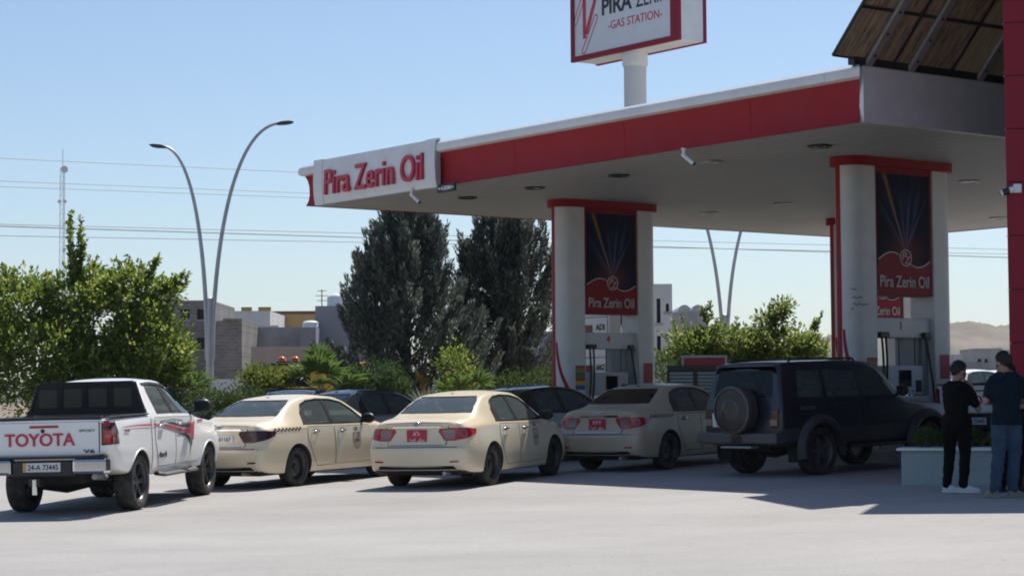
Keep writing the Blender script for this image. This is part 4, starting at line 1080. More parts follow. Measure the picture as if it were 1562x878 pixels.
    if plate == 'red':
        pl = MB().box(px-.01, px, -.165, .165, .705, .90).build('number_plate', MT['plate_red'], t)
        text('plate_digits', digits, MT['white_print'], pl, frame((px-.012, 0, .845), (0, -1, 0), (0, 0, 1)), h=.07, ext=.002, bold=.02)
        text('plate_word', '\uFE93\uFEAE\uFE9F\uFE8D', MT['white_print'], pl, frame((px-.012, .075, .75), (0, -1, 0), (0, 0, 1)), w=.10, h=.06, ext=.002, bold=.02)
        text('plate_word', '\uFEDA\uFEEB\uFEA9', MT['white_print'], pl, frame((px-.012, -.075, .75), (0, -1, 0), (0, 0, 1)), w=.10, h=.055, ext=.002, bold=.02)
    elif plate == 'white':
        pl = MB().box(px-.01, px, -.26, .26, .74, .855).build('number_plate', MT['plate_white'], t)
        text('plate_digits', '22 H 61167' if True else '', MT['ink'], pl, frame((px-.012, 0, .797), (0, -1, 0), (0, 0, 1)), w=.44, h=.07, ext=.002, bold=.01)
    if checker:
        x0, x1, s = checker; m = None; n = 8; bmv = []; bmf = []
        for side in s:
            b = MB()
            for i in range(n):
                for r_ in (0, 1):
                    a = x0+(x1-x0)*(i+.5*r_)/n; zz = .895 + .028*r_ - .012*(a-x0 if x0 > 2 else 0)*4
                    pm = sk.patch([(a, zz), (a+(x1-x0)/n*.5, zz), (a+(x1-x0)/n*.5, zz+.028), (a, zz+.028)], side, .006, rim=False)
                    b.add([v.co for v in pm.vertices], [tuple(p.vertices) for p in pm.polygons]); bpy.data.meshes.remove(pm)
            b.build('checker_stripe', MT['ink'], t)
    ap = sk.point('T', 1.42, 0, -.01)
    MB().ball(ap, (.06, .025, .022), 10, 6).build('roof_aerial', MT['black'], t, sm=60)
    MB().tube([(.02, -.45, .24), (.35, -.45, .25)], .03, 10).build('exhaust', MT['galv'], t)
    MB().box(.25, 4.2, -.62, .62, .20, .26).build('underbody', MT['dark'], t)
    add_wheels(t, _sal['wh'], SAL, MT[rim])
    if detail > 1:
        seats(t, [(1.55, (0,), 1.15), (2.45, (.36, -.36), .46)])
        MB().tube([(2.86+.02*math.sin(R(a)), .36+.18*math.cos(R(a)), .97+.17*math.sin(R(a))) for a in range(0, 361, 20)], .014, 6, cap=False).build('steering_wheel', MT['black'], t, sm=60)
        MB().box(2.95, 3.15, -.70, .70, .72, .93).build('dashboard', MT['interior'], t, bevel=.03)
    return t
# ---- pickup
PIC = dict(L=5.30, r=.385, w=.27, track=.775, axles=(1.18, 4.265), under=.50, T=tabs(
    zt=[(0, 1.275), (.05, 1.285), (1.60, 1.30), (1.66, 1.31), (1.70, 1.50), (1.78, 1.72), (1.95, 1.79), (2.4, 1.815), (2.8, 1.78), (3.05, 1.70), (3.4, 1.48), (3.7, 1.29), (3.85, 1.245), (4.6, 1.17), (5.0, 1.08), (5.2, .95), (5.30, .80)],
    zr=[(0, .012), (1.64, .012), (1.75, .05), (2.4, .07), (3.0, .05), (3.7, .03), (4.6, .04), (5.3, .06)],
    wr=[(0, .80), (.05, .86), (1.64, .875), (1.72, .72), (1.85, .63), (2.4, .615), (2.9, .63), (3.3, .68), (3.75, .75), (4.6, .76), (5.1, .66), (5.3, .5)],
    zs=[(0, 1.22), (1.64, 1.25), (2, 1.255), (3.4, 1.23), (3.8, 1.18), (4.7, 1.08), (5.3, .72)],
    ws=[(0, .84), (.05, .895), (.3, .905), (1.64, .905), (3.6, .90), (4.4, .88), (5.0, .78), (5.3, .54)],
    w=[(0, .85), (.03, .90), (.1, .925), (.4, .93), (2.0, .925), (4.3, .93), (4.8, .90), (5.1, .80), (5.3, .60)],
    zb=[(0, .80), (.12, .78), (.3, .60), (.8, .50), (1.6, .44), (3.6, .44), (4.8, .46), (5.2, .50), (5.3, .56)]))
PD = [(1.95, 1.29), (2.6, 1.285), (3.52, 1.262), (3.54, 1.285), (3.30, 1.47), (3.02, 1.655), (2.8, 1.70), (2.4, 1.725), (2.10, 1.715), (2.02, 1.60)]
PR = [(-.60, 1.36), (.60, 1.36), (.53, 1.69), (-.53, 1.69)]
PF = [(-.68, 1.32), (.68, 1.32), (.53, 1.70), (-.53, 1.70)]
_pic = {}
MT['rack_mesh'] = mat('rack_pane', (.012, .012, .014), .25, var=.1)
MT['rack_black'] = mat('rack_black', (.006, .006, .007), .6, var=.1)
def _rack(k, t, fx0, fx1, zr0, zr1):
    k.box(fx0-.02, fx1, -.86, .86, zr0, zr0+.06)
    k.add([(fx0, -.70, zr1-.05), (fx1, -.70, zr1-.05), (fx1, .70, zr1-.05), (fx0, .70, zr1-.05), (fx0, -.68, zr1), (fx1, -.68, zr1), (fx1, .68, zr1), (fx0, .68, zr1)], [(0,3,2,1),(4,5,6,7),(0,1,5,4),(1,2,6,5),(2,3,7,6),(3,0,4,7)])
    for y0, y1 in ((-.83, -.70), (-.40, -.35), (0, 0), (.40, .35), (.83, .70)):
        k.tube([(1.565, y0, zr0+.04), (1.565, y1, zr1-.02)], .03, 6)
    k.add([(1.55, -.80, zr0+.03), (1.55, .80, zr0+.03), (1.55, .69, zr1-.03), (1.55, -.69, zr1-.03), (1.59, -.80, zr0+.03), (1.59, .80, zr0+.03), (1.59, .69, zr1-.03), (1.59, -.69, zr1-.03)], [(0,1,2,3),(4,7,6,5),(0,4,5,1),(1,5,6,2),(2,6,7,3),(3,7,4,0)])
    rk = k.build('headache_rack', MT['rack_black'], t)
    for i in range(4):
        a = -.72+i*.365; MB().box(1.543, 1.549, a+.05, a+.315, zr0+.10, zr1-.10).build('rack_pane', MT['rack_mesh'], rk)
def pickup(label, group=None, plate=True, stripes=True, rack=True):
    if 'me' not in _pic:
        bed = MB().box(.075, 1.58, -.735, .735, .74, 2.0)
        _pic['me'], _pic['sk'] = body_shell(PIC, MT['white_paint'], (1.80, 3.62, 1.0), [PD], PR, PF, None, .0, [bed])
        _pic['wh'] = wheel_meshes(PIC['r'], PIC['w'], 'six')
    sk = _pic['sk']; t = thing('pickup_truck', label, 'pickup truck', group=group); W = MT['white_paint']
    add_obj('body', _pic['me'].copy(), None, t)
    P = lambda nm, poly, wh, mt, off=.004, par=None, **k: add_obj(nm, sk.patch(poly, wh, off, **k), mt, par or t)
    P('rear_window', PR, (Vector((-3, 0, 0)), Vector((0, 1, 0)), Vector((0, 0, 1)), Vector((1, 0, 0))), MT['glass_dark'], -.01)
    P('windshield', PF, 'F', MT['glass_car'], -.006)
    for s in 'LR':
        sg = 1 if s == 'L' else -1
        P('window', clipx(PD, 2.63, 'lo'), s, MT['glass_car'], -.006); P('window', clipx(PD, 2.71, 'hi'), s, MT['glass_car'], -.006)
        P('pillar_trim', clipx(clipx(PD, 2.72, 'lo'), 2.62, 'hi'), s, MT['black'], .002)
        P('window_visor', [(2.02, 1.70), (2.4, 1.715), (2.8, 1.69), (3.02, 1.645), (3.30, 1.46), (3.33, 1.475), (3.04, 1.68), (2.8, 1.725), (2.4, 1.75), (2.0, 1.735)], s, MT['black'], .012)
        P('bed_gap', [(1.625, .50), (1.645, .50), (1.645, 1.29), (1.625, 1.29)], s, MT['dark'], .003, rim=False)
        RD = [(1.80, 1.24), (2.64, 1.235), (2.64, .56), (1.92, .56), (1.84, .75), (1.78, .95)]; FD = [(2.67, 1.235), (3.66, 1.21), (3.70, .9), (3.66, .56), (2.67, .56)]
        for D, hx in ((RD, 1.98), (FD, 2.84)):
            P('door_seam', grow(D, .012), s, MT['dark'], .0025, rim=False); d = P('door', D, s, W, .007)
            h = sk.point(s, hx+.06, 1.13, .02)
            MB().tube([h+Vector((-.10, -sg*.018, 0)), h+Vector((-.08, sg*.02, 0)), h+Vector((.08, sg*.02, 0)), h+Vector((.10, -sg*.018, 0))], .017, 8).build('handle', MT['chrome'], d, sm=60)
            MB().ball(h+Vector((0, -sg*.018, 0)), (.085, .012, .05), 12, 6).build('handle_cup', MT['chrome'], d, sm=60)
        if stripes:
            sh = lambda pl, mt, o=.011: P('side_stripe', pl, s, MT[mt], o, rim=False)
            sh([(.45, 1.155), (1.0, 1.165), (1.62, 1.16), (1.62, 1.135), (1.0, 1.15), (.45, 1.147)], 'red_letter')
            sh([(1.70, 1.15), (2.3, 1.09), (3.0, 1.0), (3.35, .95), (3.42, 1.02), (3.2, 1.06), (3.05, 1.04), (2.4, 1.12), (1.70, 1.165)], 'red_letter')
            sh([(2.7, 1.15), (3.05, 1.14), (3.3, 1.05), (3.45, .86), (3.5, 1.0), (3.55, 1.16), (3.45, 1.12), (3.2, 1.13)], 'red_letter', .012)
            sh([(2.2, 1.16), (2.6, 1.12), (3.0, 1.07), (3.3, 1.06), (3.28, 1.10), (2.9, 1.12), (2.5, 1.165)], 'charcoal_clad', .013)
            sh([(3.30, .95), (3.36, .99), (3.30, .70), (3.27, .60)], 'alloy', .013)
            sh([(1.72, 1.135), (2.2, 1.08), (2.75, 1.0), (3.3, .90), (3.32, .925), (2.75, 1.03), (2.2, 1.10), (1.72, 1.148)], 'alloy', .0115)
            sh([(2.75, .99), (3.1, .93), (3.36, .78), (3.40, .90), (3.1, .985)], 'charcoal_clad', .0125)
            sh([(2.0, 1.175), (2.55, 1.19), (3.0, 1.165), (3.0, 1.18), (2.55, 1.205), (2.0, 1.19)], 'alloy', .0115)
            sh([(3.72, 1.13), (3.95, 1.14), (4.05, 1.165), (3.72, 1.165)], 'red_letter', .010)
            tp = sk.point(s, 2.05, .72, .012); text('door_lettering', '4x4', MT['charcoal_clad'], t, frame(tp, (1 if s == 'R' else -1, 0, 0), (0, 0, 1)), w=.36, h=.085, ext=.002, bold=.03)
            tp = sk.point(s, .62, 1.10, .012); text('bed_lettering', 'SPORT', MT['charcoal_clad'], t, frame(tp, (1 if s == 'R' else -1, 0, 0), (0, 0, 1)), w=.22, h=.035, ext=.002)
        c = Vector((3.42, sg*1.10, 1.36)); q = MB().ball(c, (.09, .14, .12), 14, 8).build('mirror', MT['black'], t, sm=60)
        MB().box(c.x-.095, c.x-.06, c.y-.11, c.y+.11, c.z-.085, c.z+.085).build('mirror_glass', MT['screen'], q, bevel=.01)
        MB().tube([(3.5, sg*.86, 1.27), (3.44, sg*1.0, 1.30)], .035, 8).build('mirror_arm', MT['black'], q)
        Dv = Vector((.90, -sg*.436, 0)); wh = (Vector((.02, sg*.88, 0))-Dv*2, Vector((.436, sg*.90, 0)), Vector((0, 0, 1)), Dv)
        tl = P('tail_light', [(-.09, .93), (.17, .945), (.155, 1.10), (.10, 1.24), (.03, 1.285), (-.09, 1.285)], wh, MT['lens_dark'], .014)
        P('lamp_lens', [(-.06, 1.19), (.02, 1.19), (.02, 1.255), (-.06, 1.255)], wh, MT['lens_red'], .019, tl)
        P('lamp_lens', [(-.075, .955), (.07, .955), (.075, 1.12), (-.075, 1.14)], wh, MT['lens_red'], .018, tl)
        P('lamp_lens', [(-.05, 1.03), (.03, 1.03), (.03, 1.07), (-.05, 1.07)], wh, MT['lens_clear'], .022, tl)
        whf = (Vector((5.1, sg*.70, 0))+Vector((.75, sg*.66, 0))*2, Vector((-.66, sg*.75, 0)), Vector((0, 0, 1)), Vector((-.75, -sg*.66, 0)))
        P('headlight', [(-.2, .86), (.15, .90), (.34, 1.0), (.2, 1.02), (-.2, .96)], whf, MT['lens_clear'], .008)
        MB().tube([(1.85, sg*.90, .46), (1.95, sg*.97, .44), (3.35, sg*.97, .44), (3.45, sg*.90, .46)], [(.07, .03)]*4, 10).build('side_step', MT['charcoal_clad'], t, sm=60)
        MB().box(.05, 1.58, sg*.85-.06, sg*.85+.06, 1.292, 1.312).build('bed_rail_cap', MT['black'], t, bevel=.008)
        # arch lips
        for x in PIC['axles']:
            pts = []
            for a in range(-12, 193, 12):
                xx, zz = x+(PIC['r']+.062)*math.cos(R(a)), PIC['r']+(PIC['r']+.062)*math.sin(R(a)); h = sk.point(s, xx, max(zz, .50), .0)
                if h and zz > .46: pts.append(Vector((xx, h.y-sg*.004, zz)))
            MB().tube(pts, .016, 6).build('arch_lip', W, t, sm=60)
    TG = [(-.755, .815), (.755, .815), (.755, 1.245), (-.755, 1.245)]
    P('tailgate_seam', grow(TG, .014), 'B', MT['dark'], .002, rim=False); tg = P('tailgate', TG, 'B', W, .010)
    x = -.012
    MB().box(.0, .10, -.80, .80, 1.285, 1.315).build('tailgate_cap', MT['black'], tg, bevel=.01)
    MB().box(x-.012, x, -.20, .20, 1.175, 1.205).build('brake_light', MT['lens_red'], tg, bevel=.004)
    text('lettering', 'TOYOTA', MT['red_letter'], tg, frame((x-.006, .06, 1.02), (0, -1, 0), (0, 0, 1)), w=.98, h=.17, ext=.006, bold=.018)
    text('badge', 'SPORT', MT['charcoal_clad'], tg, frame((x-.004, -.60, 1.13), (0, -1, 0), (0, 0, 1)), w=.22, h=.03, ext=.003)
    text('badge', 'V6', MT['charcoal_clad'], tg, frame((x-.004, -.62, .86), (0, -1, 0), (0, 0, 1)), w=.16, h=.05, ext=.003, bold=.03)
    MB().ball((x-.004, .02, 1.135), (.012, .028, .028), 10, 6).build('tailgate_lock', MT['black'], tg, sm=60)
    # bumper: chrome corners, black centre with the plate
    for s in (1, -1):
        MB().box(-.13, .06, min(s*.42, s*.90), max(s*.42, s*.90), .56, .765).build('bumper_corner', MT['chrome'], t, bevel=.04)
    MB().box(-.11, .06, -.415, .415, .53, .745).build('bumper_centre', MT['black'], t, bevel=.02)
    MB().box(-.10, .05, -.86, .86, .767, .80).build('bumper_step', MT['black'], t, bevel=.01)
    if plate:
        pl = MB().box(-.124, -.112, -.26, .26, .60, .72).build('number_plate', MT['plate_white'], t)
        MB().box(-.127, -.1245, .215, .258, .602, .718).build('plate_band', MT['yellow'], pl)
        text('plate_digits', '24-A 73445', MT['ink'], pl, frame((-.126, -.02, .66), (0, -1, 0), (0, 0, 1)), w=.42, h=.075, ext=.002, bold=.01)
    MB().tube([(-.12, .10, .50), (-.12, .10, .30)], .035, 8).build('tow_hitch', MT['chrome'], t, sm=50)
    MB().box(-.14, .0, .02, .18, .40, .52).build('hitch_bracket', MT['black'], t, bevel=.01)
    MB().box(.2, 4.9, -.42, .42, .42, .58).build('chassis', MT['dark'], t)
    MB().tube([(1.18, -.75, .385), (1.18, -.15, .40), (1.18, .15, .40), (1.18, .75, .385)], [.06, .09, .16, .06], 10).build('axle', MT['dark'], t, sm=60)
    MB().tube([(.35, -.55, .50), (1.1, -.50, .45)], .04, 8).build('exhaust', MT['galv'], t, sm=60)
    # black headache rack with four panes behind the cab
    k = MB(); fx0, fx1 = 1.53, 1.60
    if not rack: k = None
    zr0, zr1 = 1.315, 1.775
    if rack:
      _rack(k, t, fx0, fx1, zr0, zr1)
    add_wheels(t, _pic['wh'], PIC, MT['dark_rim'])
    seats(t, [(2.15, (0,), 1.2), (3.0, (.38, -.38), .48)], 1.48, 1.02)
    MB().box(3.35, 3.55, -.75, .75, 1.02, 1.22).build('dashboard', MT['interior'], t, bevel=.03)
    return t
# ---- off-roader with a spare wheel
SUV = dict(L=4.45, r=.375, w=.26, track=.735, axles=(.90, 3.62), under=.48, T=tabs(
    zt=[(0, 1.74), (.05, 1.775), (.3, 1.80), (1.5, 1.815), (2.2, 1.79), (2.5, 1.71), (2.8, 1.45), (3.1, 1.17), (3.2, 1.135), (4.0, 1.07), (4.3, 1.02), (4.40, .95), (4.45, .88)],
    zr=[(0, .035), (.3, .05), (1.5, .06), (2.5, .05), (3.1, .03), (4.45, .05)],
    wr=[(0, .62), (.05, .66), (.3, .685), (2.2, .68), (2.6, .69), (3.0, .73), (3.3, .74), (4.2, .70), (4.45, .60)],
    zs=[(0, 1.14), (1, 1.16), (2.9, 1.14), (3.2, 1.08), (4.2, .98), (4.45, .82)],
    ws=[(0, .76), (.05, .80), (.3, .815), (3.2, .81), (4.2, .77), (4.45, .66)],
    w=[(0, .78), (.05, .82), (.2, .84), (3.6, .845), (4.2, .82), (4.45, .70)],
    zb=[(0, .52), (.1, .48), (.9, .42), (3.6, .40), (4.3, .46), (4.45, .52)]))
_sz = pchip([(.4, 0), (.95, 0), (1.1, .02), (1.75, .15)])
def suv_warp(x, z): return _sz(z)*max(0, 1-x/1.0)
SD1 = [(.42, 1.235), (1.02, 1.225), (1.02, 1.64), (.50, 1.64)]
SD2 = [(1.12, 1.225), (2.88, 1.20), (2.90, 1.22), (2.62, 1.48), (2.42, 1.63), (2.2, 1.645), (1.12, 1.645)]
SR = [(-.62, 1.24), (.62, 1.24), (.60, 1.45), (.55, 1.66), (-.55, 1.66), (-.60, 1.45)]
SF = [(-.66, 1.20), (.66, 1.20), (.60, 1.64), (-.60, 1.64)]
def offroader(label):
    me, sk = body_shell(SUV, MT['navy_paint'], (.12, 2.95, .95), [SD1, SD2], SR, SF, suv_warp, .02)
    t = thing('off_roader', label, 'car'); add_obj('body', me, None, t); W = MT['navy_paint']; C = MT['charcoal_clad']
    P = lambda nm, poly, wh, mt, off=.004, par=None, **k: add_obj(nm, sk.patch(poly, wh, off, **k), mt, par or t)
    P('rear_window', SR, 'B', MT['glass_suv'], -.006); P('windshield', SF, 'F', MT['glass_car'], -.006)
    for s in 'LR':
        sg = 1 if s == 'L' else -1
        P('window', SD1, s, MT['glass_car'], -.006)
        P('window', clipx(SD2, 1.92, 'lo'), s, MT['glass_car'], -.006); P('window', clipx(SD2, 2.0, 'hi'), s, MT['glass_car'], -.006)
        P('pillar_trim', clipx(clipx(SD2, 2.01, 'lo'), 1.91, 'hi'), s, MT['black'], .002)
        RD = [(1.10, 1.17), (1.94, 1.17), (1.94, .60), (1.42, .60), (1.36, .8), (1.2, .95), (1.10, 1.0)]; FD = [(1.97, 1.17), (2.95, 1.15), (3.0, .9), (2.96, .60), (1.97, .60)]
        for D, hx in ((RD, 1.28), (FD, 2.12)):
            P('door_seam', grow(D, .012), s, MT['dark'], .0025, rim=False); d = P('door', D, s, W, .006)
            h = sk.point(s, hx+.06, 1.09, .02)
            MB().box(h.x-.09, h.x+.09, h.y-.018, h.y+.018, h.z-.025, h.z+.025).build('handle', MT['black'], d, bevel=.008)
        P('side_cladding', [(1.36, .50), (3.12, .50), (3.12, .74), (1.36, .74)], s, C, .014)
        P('side_cladding', [(.06, .55), (.42, .55), (.42, .76), (.06, .76)], s, C, .014)
        tp = sk.point(s, .62, 1.06, .01); text('side_lettering', 'EXCEED', MT['alloy'], t, frame(tp, (1 if s == 'R' else -1, 0, 0), (0, 0, 1)), w=.34, h=.05, ext=.002)
        for x in SUV['axles']:
            b = MB(); vs = []; fs = []; n = 18; k = 4
            for i in range(n+1):
                a = R(-14+208*i/n)
                for (rr, yy) in ((.435, .80), (.435, .925), (.49, .935), (.565, .845)):
                    vs.append((x+rr*math.cos(a)*1.03, sg*yy, SUV['r']+.02+rr*math.sin(a)))
            for i in range(n):
                for j in range(k-1): fs.append((i*k+j, i*k+j+1, (i+1)*k+j+1, (i+1)*k+j))
            b.add(vs, fs).build('fender_flare', C, t, sm=40)
        c = Vector((2.78, sg*1.0, 1.28)); q = MB().ball(c, (.07, .11, .10), 12, 8).build('mirror', MT['black'], t, sm=60)
        MB().tube([(2.85, sg*.80, 1.2), (2.8, sg*.92, 1.24)], .03, 8).build('mirror_arm', MT['black'], q)
        MB().box(c.x-.075, c.x-.04, c.y-.08, c.y+.08, c.z-.07, c.z+.07).build('mirror_glass', MT['screen'], q, bevel=.01)
        MB().box(-.015, .05, min(sg*.60, sg*.775), max(sg*.60, sg*.775), .78, 1.06).build('tail_light', MT['lens_dark'], t, bevel=.012)
        P('lamp_lens', [(sg*.62, .80), (sg*.755, .80), (sg*.755, .90), (sg*.62, .90)], 'B', MT['lens_clear'], .03)
        P('headlight', [(sg*.40, .80), (sg*.62, .80), (sg*.62, .95), (sg*.40, .95)], 'F', MT['lens_clear'], .01)
        MB().tube([(.45, sg*.60, 1.79), (.5, sg*.60, 1.825), (2.0, sg*.60, 1.82), (2.05, sg*.60, 1.77)], .018, 8).build('roof_rail', MT['black'], t, sm=60)
        MB().box(1.5, 2.95, sg*.86-.10, sg*.86+.10, .40, .45).build('side_step', MT['black'], t, bevel=.015)
        MB().box(.38, .44, sg*.74-.14, sg*.74+.14, .22, .56).build('mud_flap', MT['dark'], t)
    P('roof_lip', [(-.68, 1.725), (.68, 1.725), (.66, 1.75), (-.66, 1.75)], 'B', MT['navy_paint'], .05)
    TG = [(-.66, .78), (.58, .78), (.62, 1.2), (.60, 1.69), (-.60, 1.69), (-.66, 1.2)]
    MB().box(-.16, .06, -.84, .84, .52, .70).build('rear_bumper', MT['alloy_dull'], t, bevel=.03)
    MB().box(-.18, -.15, -.12, .08, .54, .64).build('bumper_insert', MT['black'], t, bevel=.01)
    MB().box(-.17, .02, -.32, .32, .455, .485).build('tow_step', MT['galv'], t, bevel=.008)
    pl = MB().box(-.035, -.02, .20, .60, .78, 1.0).build('number_plate', MT['plate_white'], t)
    text('plate_digits', '\u0667\u0661\u0662\u0665', MT['ink'], pl, frame((-.037, .42, .94), (0, -1, 0), (0, 0, 1)), h=.075, ext=.002, bold=.02)
    text('plate_word', '\uFEDA\uFEEB\uFEA9', MT['ink'], pl, frame((-.037, .42, .83), (0, -1, 0), (0, 0, 1)), w=.18, h=.06, ext=.002, bold=.02)
    ws = wheel_meshes(SUV['r'], SUV['w'], 'five'); add_wheels(t, ws, SUV, MT['alloy_dull'])
    m = MB(); m.M = Matrix.Translation((-.16, -.03, 1.05))
    sp = m.lathe([(0, -.13), (.30, -.13), (.355, -.10), (.372, -.02), (.372, .10), (.34, .13), (0, .13)], 40, 'X').build('spare_wheel', MT['spare_cover'], t, sm=30)
    m = MB(); m.M = Matrix.Translation((-.16, -.03, 1.05)); m.lathe([(.345, -.125), (.372, -.118), (.384, -.07), (.378, -.05), (.35, -.09)], 40, 'X', closed=True).build('cover_ring', MT['alloy_dull'], sp, sm=40)
    m = MB(); m.M = Matrix.Translation((-.295, -.03, 1.05)); m.lathe([(0, -.006), (.16, -.006), (.20, 0), (0, 0)], 6, 'X').build('cover_print', MT['navy_paint'], sp)
    MB().tube([(.02, -.03, 1.05), (-.10, -.03, 1.05)], .08, 8).build('spare_bracket', MT['black'], sp)
    MB().box(.2, 4.2, -.40, .40, .40, .50).build('chassis', MT['dark'], t)
    MB().tube([(.90, -.72, .375), (.90, -.12, .39), (.90, .12, .39), (.90, .72, .375)], [.06, .08, .14, .06], 10).build('axle', MT['dark'], t, sm=60)
    seats(t, [(.75, (.4, -.4), .45), (1.5, (0,), 1.2), (2.25, (.36, -.36), .46)], 1.42, .97)
    MB().box(2.68, 2.88, -.72, .72, .97, 1.18).build('dashboard', MT['interior'], t, bevel=.03)
    return t
MT['spare_cover'] = mat('spare_cover', (.045, .038, .033), .6, var=.25, vs=6, dirt=(.09, .08, .07, .4), ds=6)
MT['alloy_dull'] = mat('dull_alloy', (.11, .11, .113), .45, metal=.4, var=.15, dirt=(.12, .11, .1, .5), ds=5)
MT['glass_suv'] = glass('suv_rear_glass', (.35, .42, .48), .06, (.12, .18, .22), 1.32)

t = pickup('white pickup truck in the sun with red side stripes and open tailgate view'.replace(' and open tailgate view', ' and dark rack'), 'white pickup trucks')
place(t, -6.02, 28.25, 9.0, 1.18)
t = saloon('cream taxi saloon with darkened tail lights behind the striped pickup', MT['taxi'], 'dark', 'white', group='cream taxis queueing at the station', checker=(.34, 1.10, 'LR'))
place(t, -4.21, 33.25, 28, .98)
TAXI_LEFT = t
t = saloon('cream taxi saloon with red tail lights and red plate in the sun', MT['taxi'], 'red', 'red', group='cream taxis queueing at the station', checker=(3.42, 4.02, 'LR'))
place(t, -1.09, 31.94, 22.5, .98)
TAXI_MID = t
t = saloon('dusty cream taxi saloon, paint darkened for the canopy shade, beside the navy off-roader', MT['taxi_shaded'], 'red', 'red', group='cream taxis queueing at the station', checker=(.40, 1.15, 'LR'), glassr='glass_dark', digits='\u0661\u0662\u0661\u0663\u0662')
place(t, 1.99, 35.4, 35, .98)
TAXI_SHADE = t
t = offroader('navy off-roader with a covered spare wheel, shaded by the canopy'); place(t, 4.30, 32.65, 49, .90)
t = pickup('white pickup truck ahead of the navy off-roader, behind the two men', 'white pickup trucks', True, False, False); place(t, 9.05, 36.55, 48, 1.18)
t = saloon('black saloon car behind the sunlit red-plated taxi, by pump 4', MT['black_paint'], 'dark', 'white', 1, name='saloon_car', cat='car', glassr='glass_dark'); place(t, -.35, 38.6, 45, .98)
t = saloon('grey saloon car with roof bars between the two sunlit taxis', MT['grey_paint'], 'dark', 'white', 1, name='saloon_car', cat='car', glassr='glass_dark'); place(t, -3.72, 40.0, 38, .98)
for s in (1, -1): MB().tube([(1.35, s*.56, 1.36), (1.42, s*.56, 1.43), (2.4, s*.56, 1.43), (2.5, s*.56, 1.36)], .018, 6).build('roof_bar', MT['black'], t, sm=60)
t = saloon('dark saloon car with a black roof rack, behind the taxi with darkened lights', MT['black_paint'], 'dark', 'white', 1, name='saloon_car', cat='car', glassr='glass_dark'); place(t, -4.80, 43.6, 5, .98)
m = MB()
for s in (1, -1): m.tube([(1.25, s*.55, 1.475), (2.55, s*.55, 1.475)], .02, 6)
for x in (1.25, 1.6, 1.95, 2.3, 2.55): m.tube([(x, -.55, 1.475), (x, .55, 1.475)], .016, 6)
for s in (1, -1):
    for x in (1.4, 2.4): m.tube([(x, s*.55, 1.36), (x, s*.55, 1.475)], .016, 6)
m.build('roof_rack', MT['black'], t)
for (px, D, ph, lab) in ((1490, 72, 62, 'white saloon car parked beyond the station between the two men'), (1530, 80, 60, 'white saloon car parked far beyond the station near the red wall')):
    t = saloon(lab, MT['white_paint'], 'red', 'white', 1, name='saloon_car', cat='car'); q = gp(px, D); place(t, q.x-1.0, q.y, ph, .98)

# door badges and stickers on the taxis
def taxi_marks(t, x, z, strip):
    sk = _sal['sk']
    for s in 'LR':
        pts = [(-.11, .10), (.11, .10), (.12, -.05), (.08, -.14), (0, -.19), (-.08, -.14), (-.12, -.05)]
        inn = [(a*.88, b*.88-.004) for a, b in pts]
        o = add_obj('door_badge', sk.patch([(x+a, z+b) for a, b in pts], s, .009, rim=False), MT['badge'], t)
        add_obj('badge_field', sk.patch([(x+a, z+b) for a, b in inn], s, .0105, rim=False), MT['badge_field'], o)
        add_obj('badge_bar', sk.patch([(x-.07, z-.06), (x+.07, z-.06), (x+.07, z-.01), (x-.07, z-.01)], s, .012, rim=False), MT['badge'], o)
        add_obj('badge_crown', sk.patch([(x-.10, z+.20), (x-.05, z+.13), (x+.05, z+.13), (x+.10, z+.20), (x+.045, z+.165), (x, z+.215), (x-.045, z+.165)], s, .009, rim=False), MT['badge'], o)
        if strip: add_obj('white_strip', sk.patch([(2.16, .40), (2.21, .40), (2.24, .82), (2.17, .82)], s, .010, rim=False), MT['white_print'], t)
MT['badge'] = mat('badge_print', (.20, .19, .17), .5, var=.1); MT['badge_field'] = mat('badge_field', (.50, .44, .32), .5, var=.1)
taxi_marks(TAXI_LEFT, 2.72, .70, True); taxi_marks(TAXI_MID, 2.72, .72, False)
# ---------------------------------------------------------------- vegetation
MT['leaf_bush'] = foliage('bush_leaf', (.06, .11, .018), (.16, .23, .04), .58, .36, c3=(.34, .35, .13))  # palest stop paints leaf-gloss highlights onto random leaves
MT['leaf_bush2'] = foliage('shrub_tree_leaf', (.055, .095, .02), (.15, .21, .045), .55, .36, c3=(.32, .32, .12))  # palest stop is a painted gloss highlight on scattered leaves
MT['leaf_hedge'] = foliage('hedge_leaf', (.03, .06, .014), (.07, .115, .028), .32)
MT['leaf_ivy'] = foliage('round_shrub_leaf', (.03, .065, .02), (.07, .13, .035), .30, c3=(.13, .17, .09))
MT['leaf_yellow'] = foliage('yellow_green_leaf', (.06, .10, .02), (.13, .18, .035), .42, .4, c3=(.22, .24, .07))
MT['needle'] = foliage('conifer_spray', (.045, .060, .052), (.130, .152, .130), .28, .6, c3=(.34, .37, .31))  # palest stop paints sunlit tuft highlights onto random sprays
MT['needle2'] = foliage('conifer_spray_brown', (.042, .055, .045), (.118, .135, .108), .28, .6, c3=(.33, .34, .27))  # tuft highlights painted in by the palest stop here too
MT['palm'] = foliage('palm_leaf', (.05, .10, .025), (.10, .17, .04), .35)
MT['palm_stalk'] = mat('palm_stalk', (.20, .22, .08), .6, var=.2)
def rv(rnd): return Vector((rnd.gauss(0, 1), rnd.gauss(0, 1), rnd.gauss(0, 1))).normalized()
def branch(m, p, d, L_, r, rnd, n=5, up=.15):
    pts = [p.copy()]; q = p.copy(); d = d.normalized()
    for i in range(n):
        d = (d + rv(rnd)*.16 + Vector((0, 0, up*.3))).normalized(); q = q+d*L_/n; pts.append(q.copy())
    m.tube(pts, [r*(1-.75*i/n) for i in range(n+1)], 6); return pts
